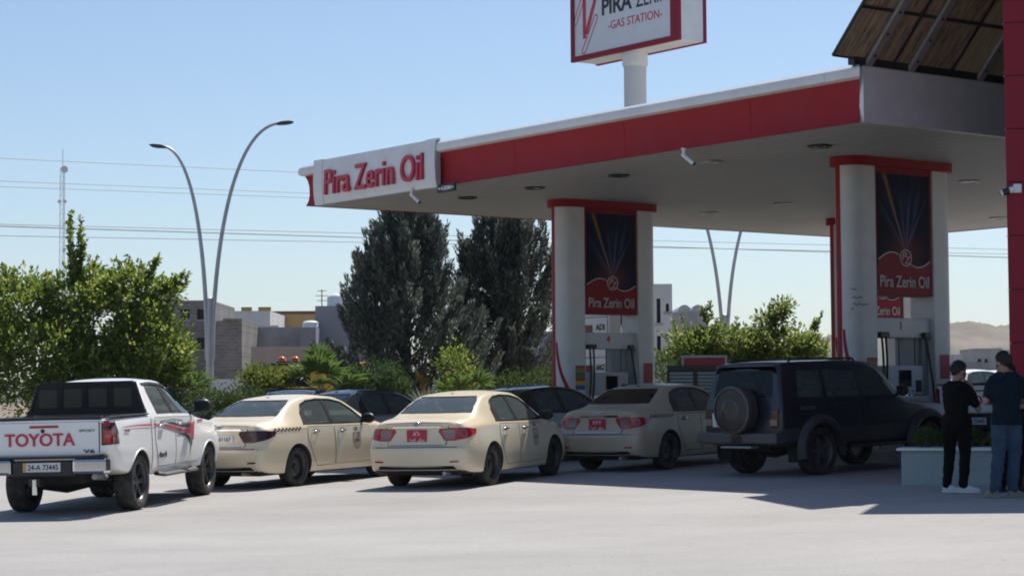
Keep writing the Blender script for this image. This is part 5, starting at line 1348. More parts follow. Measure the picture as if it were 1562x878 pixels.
def shoot(lf, wd, p, d, L_, rnd, leaf, gap=.05):
    pts = branch(wd, p, d, L_, .012, rnd, 6, .3); k = int(L_/gap)
    for i in range(k):
        u = (i+rnd.random())/k*6; j = min(5, int(u)); q = pts[j].lerp(pts[j+1], u-j); t = (pts[j+1]-pts[j]).normalized()
        for e in range(3):
            s = rv(rnd); dd = (t*.5+s*.9+Vector((0, 0, .15))); leaf_quads(lf, q, dd, rv(rnd), leaf*(.7+.6*rnd.random()), leaf*.55)
def leafy(name, label, cat, base, blobs, mt, seed, leaf=.09, dens=60, shoots=(), trunk_h=.5, group=None, trunk_r=.09, limb=True):
    # blobs: (offset from base, radii) ellipsoids filled by leaf clumps, denser towards the skin
    rnd = random.Random(seed); t = thing(name, label, cat, base, 0, group); lf = MB(); wd = MB()
    tops = []
    for (o, r) in blobs:
        o = Vector(o); r = Vector(r); n = max(8, int(dens*2.5*(r.x*r.y*r.z)**.62))
        for i in range(n):
            v = rv(rnd); rad = (.45+(.50 if cat in ('shrub', 'hedge') else .60)*rnd.random()**.6); c = o+Vector((v.x*r.x, v.y*r.y, v.z*r.z))*rad
            if c.z < .05: c.z = .05+rnd.random()*.2
            cs = .15+.16*rnd.random()
            for k in range(26):
                w = rv(rnd); p = c+w*cs*rnd.random()**.5*1.15
                dd = w*.7+v*.5+Vector((0, 0, .35)); leaf_quads(lf, p, dd, rv(rnd)+Vector((0, 0, 1.2)), leaf*(.75+.7*rnd.random()), leaf*.68)
            if rnd.random() < .12: tops.append((c, v))
        for i in range(int(n*(.02 if cat in ('shrub', 'hedge') else .07))):                     # twigs breaking the outline
            v = rv(rnd); v.z = abs(v.z)*.9+.1; c = o+Vector((v.x*r.x, v.y*r.y, v.z*r.z))*.92
            shoot(lf, wd, c, v+Vector((0, 0, .7)), .25+.35*rnd.random(), rnd, leaf)
    for (p, d, L_) in shoots:
        p = Vector(p)
        for k in range(4): shoot(lf, wd, p+rv(rnd)*.10, Vector(d)+rv(rnd)*.12, L_*(.7+.35*rnd.random()), rnd, leaf*1.05, .035)
    lf.build('crown', mt, t, fix=False)
    wd2 = MB(); wd2.tube([(0, 0, -.1), (.02, .01, trunk_h*.5), (0, .03, trunk_h)], [trunk_r*1.3, trunk_r, trunk_r*.85], 8)
    if limb:
        for (o, r) in blobs:
            o = Vector(o); s0 = Vector((0, 0, trunk_h*.8)); branch(wd2, s0, o-s0, (o-s0).length*1.0, trunk_r*.6, rnd)
            for k in range(4): v = rv(rnd); branch(wd2, s0.lerp(o, .6), v*Vector(r).length*.3+Vector((0, 0, .3)), Vector(r).length*.6, trunk_r*.3, rnd)
    if wd.v: wd.build('twigs', MT['bark'], t, sm=50)['kind'] = 'stuff'
    wd2.build('trunk', MT['bark'], t, sm=50); return t
def B(px, py, D, base): p = at(px, py, D); return p-base

# big sprawling bush-tree behind the pickup
b0 = gp(140, 48.5)
leafy('leafy_tree', 'big sprawling bright green tree behind the striped pickup', 'tree', b0,
      [(B(30, 470, 48.5, b0), (1.0, .9, .75)), (B(60, 560, 48, b0), (1.5, 1.1, 1.1)), (B(170, 500, 48.5, b0), (1.35, 1.0, 1.05)), (B(120, 450, 48.8, b0), (.9, .8, .6)), (B(225, 540, 48.2, b0), (.95, .9, .95)), (B(205, 440, 48.6, b0), (.75, .6, .42)),
       (B(-60, 520, 48.5, b0), (1.2, 1, 1.3)), (B(150, 590, 48, b0), (1.6, 1, .8)), (B(258, 445, 48.6, b0), (.35, .3, .2))],
      MT['leaf_bush'], 11, .115, 62, shoots=[(B(112, 440, 48.5, b0), (.02, 0, 1), 1.75), (B(118, 430, 48.4, b0), (-.08, 0, 1), .95), (B(14, 440, 48.5, b0), (-.1, 0, 1), .6), (B(240, 445, 48.5, b0), (1, 0, .25), .9), (B(220, 430, 48.5, b0), (.7, 0, .7), .7)], trunk_h=1.1, trunk_r=.13)
# tree beyond the off-roader
b1 = gp(1140, 56)
leafy('leafy_tree', 'rounded yellow-green tree beyond the navy off-roader', 'tree', b1,
      [(B(1060, 535, 56, b1), (.75, .8, .6)), (B(1120, 535, 56, b1), (1.0, .9, .55)), (B(1190, 535, 56, b1), (1.05, .9, .55)), (B(1060, 565, 56, b1), (1.0, .8, .7)), (B(1235, 540, 56, b1), (.55, .8, .5)), (B(1150, 560, 56, b1), (1.5, .9, .6)), (B(1175, 490, 56, b1), (.34, .4, .22)), (B(1195, 472, 56, b1), (.22, .2, .12))],
      MT['leaf_bush2'], 23, .115, 66, shoots=[(B(1175, 500, 56, b1), (.1, 0, 1), .45), (B(1192, 490, 56, b1), (.35, 0, .8), .45), (B(1080, 490, 56, b1), (-.2, 0, 1), .5), (B(1240, 500, 56, b1), (.4, 0, 1), .4)], trunk_h=1.1, trunk_r=.11)
b = gp(1040, 54); leafy('round_shrub', 'pale-edged green shrub beside the pylon of pump 4', 'shrub', b, [(B(1012, 570, 54, b), (.45, .4, .5))], MT['leaf_ivy'], 31, .08, 60, trunk_h=.3, trunk_r=.03)
# shrubs along the bed
b = gp(402, 50.5); leafy('round_shrub', 'rounded yellow-green shrub between the lamp post and fan palm', 'shrub', b, [(B(400, 590, 50.5, b), (.62, .6, .50)), (B(388, 582, 50.4, b), (.35, .4, .30)), (B(422, 594, 50.4, b), (.36, .4, .40))], MT['leaf_yellow'], 41, .075, 85, trunk_h=.35, trunk_r=.04)
b = gp(572, 51.5); leafy('round_shrub', 'dense dark round shrub between the fan palm and the broad conifer', 'shrub', b, [(B(573, 588, 51.5, b), (.80, .6, .60)), (B(545, 598, 51.4, b), (.5, .5, .45)), (B(600, 596, 51.4, b), (.45, .5, .45))], MT['leaf_ivy'], 43, .07, 95, trunk_h=.35, trunk_r=.04)
b = gp(820, 52); leafy('round_shrub', 'low scrubby shrub at the foot of the conifers by the pylon', 'shrub', b, [(B(812, 585, 52, b), (.55, .4, .35)), (B(775, 590, 52, b), (.4, .4, .3))], MT['leaf_hedge'], 47, .07, 60, trunk_h=.25, trunk_r=.03)
b = gp(690, 52.5); leafy('round_shrub', 'bright green leafy shrub between the two conifers', 'shrub', b, [(B(693, 560, 52.5, b), (.5, .4, .55)), (B(700, 590, 52.5, b), (.6, .4, .4))], MT['leaf_bush'], 49, .08, 60, trunk_h=.3, trunk_r=.03)
# clipped hedge
b = gp(330, 47.9)
leafy('hedge', 'low clipped green hedge between the pickup and the taxi', 'hedge', b, [(B(330+dx, 618, 47.9+.1*(dx % 3), b), (.42, .45, .36)) for dx in (-90, -60, -30, 0, 28, 52)], MT['leaf_hedge'], 53, .06, 110, trunk_h=.3, trunk_r=.03, limb=False)

# ---- conifers
def conifer(label, px, D, seed, top_y, halfw, mt, leaders, sx=1.):
    base = gp(px, D); rnd = random.Random(seed); t = thing('conifer_tree', label, 'tree', base, 0, 'conifers behind the canopy')
    H = at(px, top_y, D).z-base.z; Rm = halfw*D/F; sp = MB(); wd = MB()
    prof = pchip([(0, .25), (.10, .62), (.25, .95), (.32, 1.0), (.48, .86), (.64, .64), (.80, .42), (.92, .22), (1, .04)])
    wd.tube([(0, 0, -.1), (.02, 0, H*.3), (0, .02, H*.6), (0, 0, H*.97)], [.20, .15, .09, .02], 8)
    def plume(p, d, L_, w, n):
        d = d.normalized(); bend = Vector((0, 0, .45))
        for i in range(n):
            u = rnd.random()**.8; q = p+d*L_*u+bend*L_*u*u*.5
            tt = (d+bend*u).normalized(); ww = w*(1.05-u)**.6*min(1, .35+u*2.2)
            s = rv(rnd); s = (s-tt*s.dot(tt)).normalized(); q = q+s*ww*rnd.random()**.4
            leaf_quads(sp, q, tt*1.25+s*.6+Vector((0, 0, .2)), rv(rnd), .10+.08*rnd.random(), .026+.018*rnd.random(), .1)
    for i in range(380):
        shell = i < 250
        u = .04+.90*rnd.random()**.9; a = rnd.random()*2*math.pi; r = Rm*prof(u)*((.72+.30*rnd.random()) if shell else (.2+.45*rnd.random()))
        r *= 1+.30*noise.noise(Vector((math.cos(a)*1.2, math.sin(a)*1.2, u*4+seed)))
        out = Vector((math.cos(a)*sx, math.sin(a), 0)); p = Vector((0, 0, u*H-.35))+out*r
        d = out*(.80-.45*u)+Vector((0, 0, .55+.55*u))+rv(rnd)*.18; d.normalize()
        L_ = (.75+.55*rnd.random())*(1.1-.35*u)
        plume(p-d*.45*L_, d, L_, .13+.07*rnd.random(), int(210*L_))
        if rnd.random() < .35: wd.tube([Vector((0, 0, max(.2, u*H-.35-r*.5))), p*.6+Vector((0, 0, (u*H-.35-r*.3)*.4)), p], [.035, .025, .01], 5)
    for i in range(1500):                                   # inner sprays
        u = .06+.75*rnd.random(); a = rnd.random()*2*math.pi; r = Rm*prof(u)*.6*rnd.random()**.5
        leaf_quads(sp, Vector((math.cos(a)*r*sx, math.sin(a)*r, u*H)), rv(rnd)+Vector((0, 0, .8)), rv(rnd), .24, .07, .1)
    for (dx, y0, y1) in leaders:                            # upright spires that make the ragged top
        a = at(px+dx, y0, D)-base; c = at(px+dx, y1, D)-base
        n = int((c.z-a.z)/.22)+2
        for k in range(n):
            q = a.lerp(c, k/n)
            for e in range(3): plume(q+rv(rnd)*.05, Vector((0, 0, 1))+rv(rnd)*.5, .42, .10*(1-.55*k/n)+.02, 40)
        wd.tube([a, c], [.03, .008], 5)
    sp.build('crown', mt, t, fix=False); wd.build('trunk', MT['bark'], t, sm=50); return t
conifer('broad dark grey-green conifer rising next to the dense round shrub', 618, 55, 3, 285, 120, MT['needle'],
        [(-18, 370, 322), (8, 360, 305), (34, 370, 318), (52, 400, 360), (-44, 400, 368), (-62, 430, 400)], 1.)
conifer('dark conifer with a thin open top, beside the pylon of pump 4', 770, 57.5, 8, 298, 104, MT['needle2'],
        [(-40, 400, 340), (-10, 385, 325), (30, 390, 330), (54, 420, 350), (70, 440, 385), (-62, 440, 372)], 1.)

# ---- fan palms
def palm(label, px, D, seed, fronds, trunk_h=.35):
    base = gp(px, D); rnd = random.Random(seed); t = thing('fan_palm', label, 'palm', base, 0, 'young fan palms in the bed')
    MB().tube([(0, 0, -.05), (0, 0, trunk_h)], [.14, .11], 10).build('trunk', MT['bark'], t, sm=50)
    for (az, el, L_, w) in fronds:
        d = Vector((math.cos(R(az))*math.cos(R(el)), math.sin(R(az))*math.cos(R(el)), math.sin(R(el))))
        s0 = Vector((0, 0, trunk_h)); pts = [s0, s0+d*L_*.5, s0+d*L_+Vector((0, 0, -.05*L_))]
        st = MB().tube(pts, [.02, .014, .009], 6).build('frond', MT['palm_stalk'], t, sm=60)
        c = pts[-1]; sdv = d.cross(Vector((0, 0, 1))).normalized(); nn = sdv.cross(d)
        if rnd.random() < .5: sdv = (sdv+nn*.5).normalized()
        m = MB(); n = 22
        for i in range(n):
            a = R(-105+210*i/(n-1)); v = d*math.cos(a)+sdv*math.sin(a)+nn*.10*rnd.gauss(0, 1); l = w*(.75+.25*math.cos(a))*(.9+.2*rnd.random())
            sd_ = (-d*math.sin(a)+sdv*math.cos(a)); wd_ = w*.075
            p1 = c+v*l*.55; p2 = c+v*l+Vector((0, 0, -.22*l*rnd.random()))
            k = len(m.v); m.v += [tuple(c-sd_*.006), tuple(c+sd_*.006), tuple(p1+sd_*wd_+nn*wd_*.4), tuple(p1), tuple(p1-sd_*wd_+nn*wd_*.4), tuple(p2)]
            m.f += [(k, k+3, k+4), (k, k+1, k+3), (k+1, k+2, k+3), (k+2, k+5, k+3), (k+3, k+5, k+4)]
        m.build('frond_blade', MT['palm'], st, fix=False)
palm('bushy fan palm between the two round shrubs', 488, 51, 2, [(-100, 62, .75, .62), (-60, 48, .8, .6), (-140, 40, .8, .6), (20, 45, .7, .55), (160, 50, .7, .55), (-80, 22, .9, .55), (-20, 25, .9, .55), (-165, 25, .8, .5), (90, 60, .8, .6), (-90, 78, .9, .6)], 1.25)
palm('small fan palm with one long stalk between the conifer trunks', 705, 50.5, 6, [(-95, 58, .55, .45), (-30, 50, .75, .5), (-150, 42, .6, .45), (-60, 20, .6, .4), (30, 40, .5, .4), (175, 30, .5, .4), (-10, 62, .8, .45)], .95)
palm('pale fan palm leaning out beside the lamp post', 268, 49.2, 9, [(-20, 40, .7, .6), (-55, 30, .75, .55), (-100, 45, .7, .55), (-150, 40, .7, .5), (30, 55, .6, .5), (0, 15, .75, .5), (-75, 65, .8, .55)], 1.2)
b = gp(650, 50.2); t = thing('yucca', 'pale grey spiky yucca at the foot of the conifer', 'plant', b)
rnd = random.Random(4); m = MB()
for i in range(46):
    d = rv(rnd); d.z = abs(d.z)*1.1+.15; leaf_quads(m, Vector((0, 0, .85)), d, rv(rnd), .55+.2*rnd.random(), .05, .2)
MT['yucca'] = foliage('yucca_leaf', (.22, .25, .22), (.32, .35, .32), .2); m.build('blades', MT['yucca'], t, fix=False); MB().tube([(0, 0, -.05), (0, 0, .9)], .09, 8).build('stem', MT['bark'], t)

# ---------------------------------------------------------------- lamp posts, mast, wires
def lamp(label, px, D, ytop_r, ytop_l, dxr, dxl, ysplit):
    base = gp(px, D); t = thing('street_lamp', label, 'street lamp', base, 0, 'double-arm street lamps')
    hs = at(px, ysplit, D).z-base.z
    MB().lathe([(.30, -.05), (.30, .03), (.16, .05), (.13, .6), (.115, hs*.6), (.10, hs), (0, hs+.05)], 16).build('post', MT['galv'], t, sm=40)
    MB().box(-.22, .22, -.22, .22, -.06, .02).build('base_plate', MT['galv'], t)
    for (dx, yt) in ((dxr, ytop_r), (dxl, ytop_l)):
        H = at(px, yt, D).z-base.z; X = dx*D/F; pts = []; sg = math.copysign(1, X)
        p0 = Vector((sg*.07, 0, hs*.55)); c1 = Vector((sg*.12, 0, hs+(H-hs)*.45)); c2 = Vector((X*.42, 0, H-.02)); p3 = Vector((X, 0, H))
        for i in range(25):
            u = i/24; pts.append(p0*(1-u)**3+c1*3*u*(1-u)**2+c2*3*u*u*(1-u)+p3*u**3)
        a = MB().tube(pts, [.075-.035*i/24 for i in range(25)], 10).build('arm', MT['galv'], t, sm=60)
        m = MB(); m.M = Matrix.Translation(p3) @ Matrix.Rotation(-sg*R(7), 4, 'Y')
        pl = [(-.12*sg, -.035), (.14*sg, -.06), (.32*sg, -.05), (.42*sg, .0), (.28*sg, .04), (.04*sg, .05), (-.10*sg, .02)]
        h = m.prism(pl, -.13, .13, 'Y').build('lamp_head', MT['charcoal_clad'], a, bevel=.02)
lamp('grey double-arm street lamp beside the unfinished block building', 320, 62, 189, 223, 108, -73, 455)
lamp('grey double-arm street lamp beyond the yellow-green tree', 1107, 76, 262, 236, 96, -104, 480)
def mast():
    D = 330; p = at(94, 605, D); g = gz(p.x, p.y); t = thing('telecom_mast', 'thin pale lattice telecom mast rising beyond the sprawling tree', 'mast', (p.x, p.y, g))
    H = at(94, 256, D).z-g; w0, w1 = .62, .40; m = MB(); n = 26
    def c(k, z): w = w0+(w1-w0)*z/H; a = R(90+120*k); return Vector((w*math.cos(a), w*math.sin(a), z))
    for k in range(3): m.tube([c(k, 0), c(k, H)], .045, 5)
    m.build('leg_set', MT['galv'], t); m = MB()
    for i in range(n):
        z0, z1 = H*i/n, H*(i+1)/n
        for k in range(3): m.tube([c(k, z0), c((k+1) % 3, z1)], .02, 4); m.tube([c(k, z1), c((k+1) % 3, z1)], .02, 4)
    o = m.build('lattice', MT['galv'], t)
    for (z, dx, r) in ((H-.3, .4, .6), (H*.86, -.4, .3), (H*.86, .5, .3), (H*.66, .4, .3), (H*.54, -.5, .4)):
        q = MB(); q.M = Matrix.Translation((dx, -.5, z)); q.lathe([(0, .3), (r*.6, .26), (r, 0), (r*.98, -.08), (0, -.1)], 18, 'Y').build('dish', MT['tank'], t, sm=40)
    MB().tube([(0, 0, H), (0, 0, H+3)], .05, 5).build('spike', MT['galv'], t)
mast()
def wires():
    MT['wire'] = mat('wire', (.16, .16, .17), .6, var=.05)
    W = [((0, 241.5), (470, 263.5)), ((0, 276), (465, 294.5)), ((0, 284.5), (465, 301.5)), ((0, 342), (500, 356.5)), ((0, 345), (500, 363)), ((0, 359.5), (500, 370))]
    labs = ['top overhead wire crossing above the street lamp', 'upper wire of the middle overhead pair', 'lower wire of the middle overhead pair', 'highest of the three low overhead wires', 'twisted middle cable of the three low overhead wires', 'lowest of the three low overhead wires']
    for k, (((xa, ya), (xb, yb)), lab) in enumerate(zip(W, labs)):
        sl = (yb-ya)/(xb-xa); pts = []
        D0 = 88; A = at(0, ya, D0); 
        Bp = at(1562, ya+sl*1562*(.93 if k < 3 else .86), 88*(610-ya)/(599-(ya+sl*1562*.88)))
        if k < 3: Bp = at(1562, ya+sl*1562, 150)
        dv = Bp-A; sag = 0
        for i in range(41):
            u = -.9+2.4*i/40; p = A+dv*u; p.z += .0*u
            pts.append(p)
        mid = MB().tube(pts, .012 if k != 4 else .022, 4).build('power_line', MT['wire'], None); tag(mid, lab, 'power line', 'overhead power lines')
        if k == 4: pass
wires()

# ---------------------------------------------------------------- background buildings
MT['opening'] = mat('dark_opening', (.012, .013, .015), .6, var=.2)
def wall_with_holes(m, w, h, holes, y=0., dp=.3):          # wall in x-z plane, front at y, holes (x0,x1,z0,z1)
    xs = sorted({0, w, *[q for a in holes for q in a[:2]]}); zs = sorted({-.5, h, *[q for a in holes for q in a[2:]]})
    for i in range(len(xs)-1):
        for j in range(len(zs)-1):
            cx, cz = (xs[i]+xs[i+1])/2, (zs[j]+zs[j+1])/2
            if any(a[0] < cx < a[1] and a[2] < cz < a[3] for a in holes): continue
            m.add([(xs[i], y, zs[j]), (xs[i+1], y, zs[j]), (xs[i+1], y, zs[j+1]), (xs[i], y, zs[j+1])], [(0, 1, 2, 3)])
    for (a, b_, c, d) in holes:
        m.add([(a, y, c), (b_, y, c), (b_, y, d), (a, y, d), (a, y+dp, c), (b_, y+dp, c), (b_, y+dp, d), (a, y+dp, d)], [(0, 1, 5, 4), (1, 2, 6, 5), (2, 3, 7, 6), (3, 0, 4, 7)])
def house(label, px0, px1, ytop, D, depth, mt, wins=(), rz=0., parapet=None, name='house', glass_='opening', band=None):
    p = gp(px0, D); q = gp(px1, D); w = (q.x-p.x)/math.cos(rz); h = at((px0+px1)/2, ytop, D).z-p.z
    t = thing(name, label, 'building', (p.x, p.y, p.z), rz)
    k = D/F; yb = at(px0, 605, D)
    holes = []
    for (a, b_, y0, y1) in wins:
        z1 = at(a, y0, D).z-p.z; z0 = at(a, y1, D).z-p.z; holes.append(((a-px0)*k, (b_-px0)*k, z0, z1))
    m = MB(); wall_with_holes(m, w, h, holes)
    m.add([(0, 0, -.5), (0, depth, -.5), (0, depth, h), (0, 0, h), (w, 0, -.5), (w, depth, -.5), (w, depth, h), (w, 0, h)], [(0, 1, 2, 3), (4, 7, 6, 5), (1, 5, 6, 2)])
    m.build('wall', mt, t, fix=False)
    MB().box(.05, w-.05, .05, depth-.05, h-.5, h-.25).build('roof', MT['render_stain'], t)
    for (a, b_, c, d) in holes:
        o = MB().box(a, b_, .30, .34, c, d).build('window', MT[glass_], t)
        MB().box((a+b_)/2-.03, (a+b_)/2+.03, .27, .30, c, d).build('window_bar', MT['black'], o)
        MB().box(a-.08, b_+.08, -.06, .02, c-.1, c-.005).build('sill', MT['render_stain'], o)
    if parapet:
        for (a, b_, hh, pm) in parapet: MB().box((a-px0)*k, (b_-px0)*k, -.06, .25, h+.002, h+hh).build('parapet', MT[pm], t)
    return t
house('unfinished grey block house with dark square window openings', 236, 322, 458, 118, 10, MT['block'], [(275, 289, 470, 487), (300, 316, 470, 487), (300, 312, 515, 532)], parapet=[(236, 250, .3, 'block'), (253, 268, .55, 'block')])
house('grey concrete-block annexe beside the unfinished block house', 322, 369, 489, 116.5, 9, MT['block'], parapet=[(340, 369, .12, 'block')])
house('pale house with ochre parapet blocks on its roof', 325, 412, 474, 150, 10, MT['render_white'], parapet=[(368, 384, .28, 'ochre_edge'), (394, 413, .28, 'ochre_edge')], rz=0)
house('ochre house with a brown roof edge', 413, 482, 479, 160, 10, MT['ochre'], parapet=[(410, 484, .25, 'brown_edge')])
house('stained grey rendered wall house below the ochre house', 370, 461, 499, 124, 8, MT['render_stain'], parapet=[(388, 425, .12, 'tank')])
house('small blue-grey rendered house beside the stained wall', 458, 482, 499, 123, 8, MT['render_grey'])
t = house('tall blue-grey rendered house with a white water tank on top', 481, 600, 466, 126, 12, MT['render_grey'])
house('grey-blue rendered house glimpsed behind the second conifer', 800, 862, 505, 120, 10, MT['render_grey'])
house('low tan boundary wall behind the fan palm', 383, 527, 528, 98, .3, MT['render_tan'], name='boundary_wall')
house('low pale boundary wall between the conifer and pylon of pump 4', 780, 870, 561, 90, .3, MT['render_tan'], name='boundary_wall')
house('low pale wall at the foot of the block house', 250, 385, 578, 92, .3, MT['render_white'], name='boundary_wall')
for (px, yt, D, r, lab) in ((516, 448, 131, .33, 'white water tank on the tall blue-grey house'), (474, 489, 125.5, .25, 'white water tank on the small blue-grey house')):
    b = at(px, yt, D); hgt = 1.25 if D > 126 else .55
    m = MB().lathe([(0, 0), (r, 0), (r, hgt*.2), (r*1.03, hgt*.22), (r*1.03, hgt*.28), (r, hgt*.3), (r, hgt*.8), (r*.75, hgt*.93), (r*.3, hgt), (0, hgt)], 20).build('water_tank', MT['tank'], None, sm=40)
    m.location = (b.x, b.y, b.z-hgt*.98); m.scale = (2.2 if D > 126 else 2.0,)*2+(1.0,); tag(m, lab, 'water tank')
q = at(491, 468, 126.5); t = thing('roof_aerial', 'thin aerial mast on the tall blue-grey house', 'aerial', (q.x, q.y, q.z-.8))
MB().tube([(0, 0, 0), (0, 0, 1.9)], .035, 6).build('mast', MT['black'], t)
for z, l in ((1.2, .3), (1.5, .4), (1.8, .3)): MB().tube([(-l, 0, z), (l, 0, z)], .02, 5).build('rod', MT['black'], t)
house('white modern house with narrow windows beside the pylon of pump 4', 938, 1027, 433, 82, 12, MT['render_white'], [(1003, 1009, 455, 492), (1003, 1009, 512, 550), (1017, 1022, 463, 475), (942, 958, 475, 495)])
t = house('grey building with two round roof vaults behind the white house', 1026, 1082, 476, 112, 12, MT['render_stain'])
for i in range(2):
    m = MB().prism([(.9+i*1.2*.62+.37+.37*math.cos(R(a)), .0+.42*math.sin(R(a))) for a in range(0, 181, 15)], 0, 6, 'Y').build('roof_vault', MT['galv'], t, sm=40)
    m.location = (-.55, .1, at(1050, 476, 112).z-gp(1026, 112).z)
house('flat grey house with a pale window beyond the far road', 1468, 1545, 539, 190, 14, MT['render_stain'], [(1492, 1498, 546, 553), (1521, 1530, 543, 553), (1503, 1508, 545, 553)], parapet=[(1480, 1540, .3, 'render_stain')])
house('low grey house beyond the first far parked car', 1440, 1500, 552, 180, 14, MT['render_grey'], [(1460, 1466, 557, 563)])
house('far pale house at the foot of the hills', 1488, 1530, 531, 420, 14, MT['render_tan'], [(1500, 1504, 533, 536)])
house('far white house beside the red shop wall', 1530, 1580, 533, 440, 14, MT['render_white'], [(1535, 1538, 535, 538)])
house('far white house glimpsed beyond the pylon of pump 1', 1440, 1474, 545, 300, 14, MT['render_white'])

# yellow tow truck with beacons, mostly hidden behind the shrubs
def tow_truck():
    p = gp(478, 66); t = thing('tow_truck', 'yellow truck with orange roof beacons behind the fan palm', 'truck', p, R(12)); Y = MT['yellow']; k = 66/F
    x0, x1 = (432-492)*k, (462-492)*k; zc = at(440, 556, 66).z-p.z
    MB().box(-1.5, 0.1, -.95, .95, .55, zc-.02).build('cab', Y, t, bevel=.12)
    MB().box(-1.53, -1.2, -.82, .82, zc-.75, zc-.2).build('windshield', MT['glass_bld'], t)
    MB().box(-1.0, -.2, -.965, -.952, zc-.72, zc-.2).build('side_window', MT['glass_bld'], t)
    MB().box(-1.45, .05, -.9, .9, zc-.018, zc+.05).build('cab_roof', MT['charcoal_clad'], t, bevel=.02)
    lb = MB().box(-1.25, -.35, -.5, .5, zc+.055, zc+.10).build('beacon_bar', MT['black'], t)
    for x in (-1.05, -.62): 
        m = MB(); m.M = Matrix.Translation((x, -.3, zc+.10)); m.lathe([(0, 0), (.14, 0), (.13, .10), (.08, .15), (0, .16)], 14).build('beacon', MT['orange_lens'], lb, sm=40)
    MB().box(.15, 4.6, -1.0, 1.0, .62, .85).build('bed', MT['charcoal_clad'], t, bevel=.02)
    MB().box(.2, .5, -1.0, 1.0, .86, zc-.1).build('headboard', Y, t, bevel=.03)
    MB().tube([(1.1, 0, .85), (1.2, 0, zc-.1), (1.9, 0, zc+.02)], [.2, .16, .12], 10).build('crane_arm', Y, t, sm=40)
    MB().box(.9, 1.5, -.5, .5, .85, zc-.35).build('crane_base', Y, t, bevel=.05)
    for x in (-.75, 2.6, 3.5):
        for s in (-1, 1):
            m = MB(); m.M = Matrix.Translation((x, s*.85, .45)); m.lathe([(0, -.14), (.30, -.14), (.45, -.12), (.45, .12), (.30, .14), (0, .14)], 24, 'Y').build('wheel', MT['tyre'], t, sm=40)
tow_truck()
b = gp(636, 53); t = thing('yellow_bin', 'yellow bin behind the first conifer trunk', 'bin', (b.x+.12, b.y+.6, b.z+.1), 0)
MB().add([(-.12, -.12, .3), (.12, -.12, .3), (.12, .12, .3), (-.12, .12, .3), (-.19, -.19, 1.75), (.19, -.19, 1.75), (.19, .19, 1.75), (-.19, .19, 1.75)], [(0,3,2,1),(4,5,6,7),(0,1,5,4),(1,2,6,5),(2,3,7,6),(3,0,4,7)]).build('bucket', MT['yellow'], t)
MB().box(-.05, .05, -.05, .05, -.05, .32).build('post', MT['black'], t)
# ---------------------------------------------------------------- people: one welded skin each, clothes over it
MT['skin'] = mat('skin', (.30, .17, .115), .5, var=.08, vs=12)
MT['hair'] = mat('hair', (.012, .010, .009), .55, var=.3, vs=60, bump=.5, bs=150)
MT['black_cloth'] = mat('black_cloth', (.006, .006, .007), .9, spec=.1, var=.2, vs=10, bump=.35, bs=9)
MT['blue_cloth'] = mat('navy_shirt', (.008, .016, .027), .9, spec=.1, var=.15, vs=10, bump=.35, bs=9)
MT['denim'] = mat('denim', (.045, .075, .125), .9, spec=.1, var=.2, vs=7, bump=.35, bs=9)
MT['sneaker'] = mat('sneaker_white', (.62, .63, .66), .6, var=.1)
MT['sneaker_tan'] = mat('sneaker_tan', (.28, .25, .21), .7, var=.15)
def weld(name, mbs, vox, mt, parent, it=4, wr=0.):
    m = MB()
    for q in mbs: b = len(m.v); m.v += q.v; m.f += [tuple(i+b for i in f) for f in q.f]
    o = link(bpy.data.objects.new('tmp', m.mesh('tmp')))
    r = o.modifiers.new('r', 'REMESH'); r.mode = 'VOXEL'; r.voxel_size = vox
    s = o.modifiers.new('s', 'SMOOTH'); s.factor = .5; s.iterations = it
    me = evaluate(o); me.materials.clear()
    if wr:                                     # cloth folds
        nrm = [v.normal.copy() for v in me.vertices]
        for v, vn in zip(me.vertices, nrm):
            q = v.co.copy(); f = noise.noise(Vector((q.x*9, q.y*9, q.z*16)))+.6*noise.noise(Vector((q.x*20+q.z*8, q.y*20, q.z*24)))
            v.co = q+vn*wr*f
    me.polygons.foreach_set('use_smooth', [True]*len(me.polygons))
    return add_obj(name, me, mt, parent)
def limb(p, r, n=14):
    pts = [Vector(q) for q in p]; m = MB(); m.tube(pts, r, n)
    for q, rr in ((pts[0], r[0]), (pts[-1], r[-1])): m.ball(q, rr if not hasattr(rr, '__len__') else (rr[0], rr[0], rr[1]))
    return m
def hand(w, d, palm_n, thumb, size=1., curl=45):
    # w wrist, d pointing along the fingers, palm_n out of the palm, thumb side direction
    d = d.normalized(); th = thumb.normalized(); pn = palm_n.normalized(); out = []
    c = w+d*.045*size
    m = MB(); m.tube([w-d*.02, w+d*.03*size, w+d*.085*size], [(.026, .018), (.040*size, .017), (.040*size, .014)] if abs(th.dot(d.cross(Vector((0, 0, 1))))) > .5 else [.025, .034, .030], 12); out.append(m)
    for i, (off, L_) in enumerate(((.031, .072), (.011, .080), (-.010, .074), (-.029, .058))):
        p = w+d*.082*size+th*off*size; q = d; pts = [p-d*.02, p]
        for k, f in enumerate((.42, .33, .25)):
            a = R(curl*(.55+.3*k)); q = (q*math.cos(a)+pn*math.sin(a)).normalized(); pts.append(pts[-1]+q*L_*f*size)
        m = MB(); m.tube(pts, [.0095, .0098, .009, .0085, .0075], 8); m.ball(pts[-1], .0078, 8, 6); out.append(m)
    p = w+d*.02+th*.026*size; q = (d*.65+th*.7+pn*.25).normalized(); pts = [p, p+q*.032*size, p+q*.032*size+(d*.9+pn*.35+th*.15).normalized()*.030*size, p+q*.032*size+(d*.8+pn*.6).normalized()*.055*size]
    m = MB(); m.tube(pts, [.014, .0125, .011, .009], 8); m.ball(pts[-1], .009, 8, 6); out.append(m)
    return out
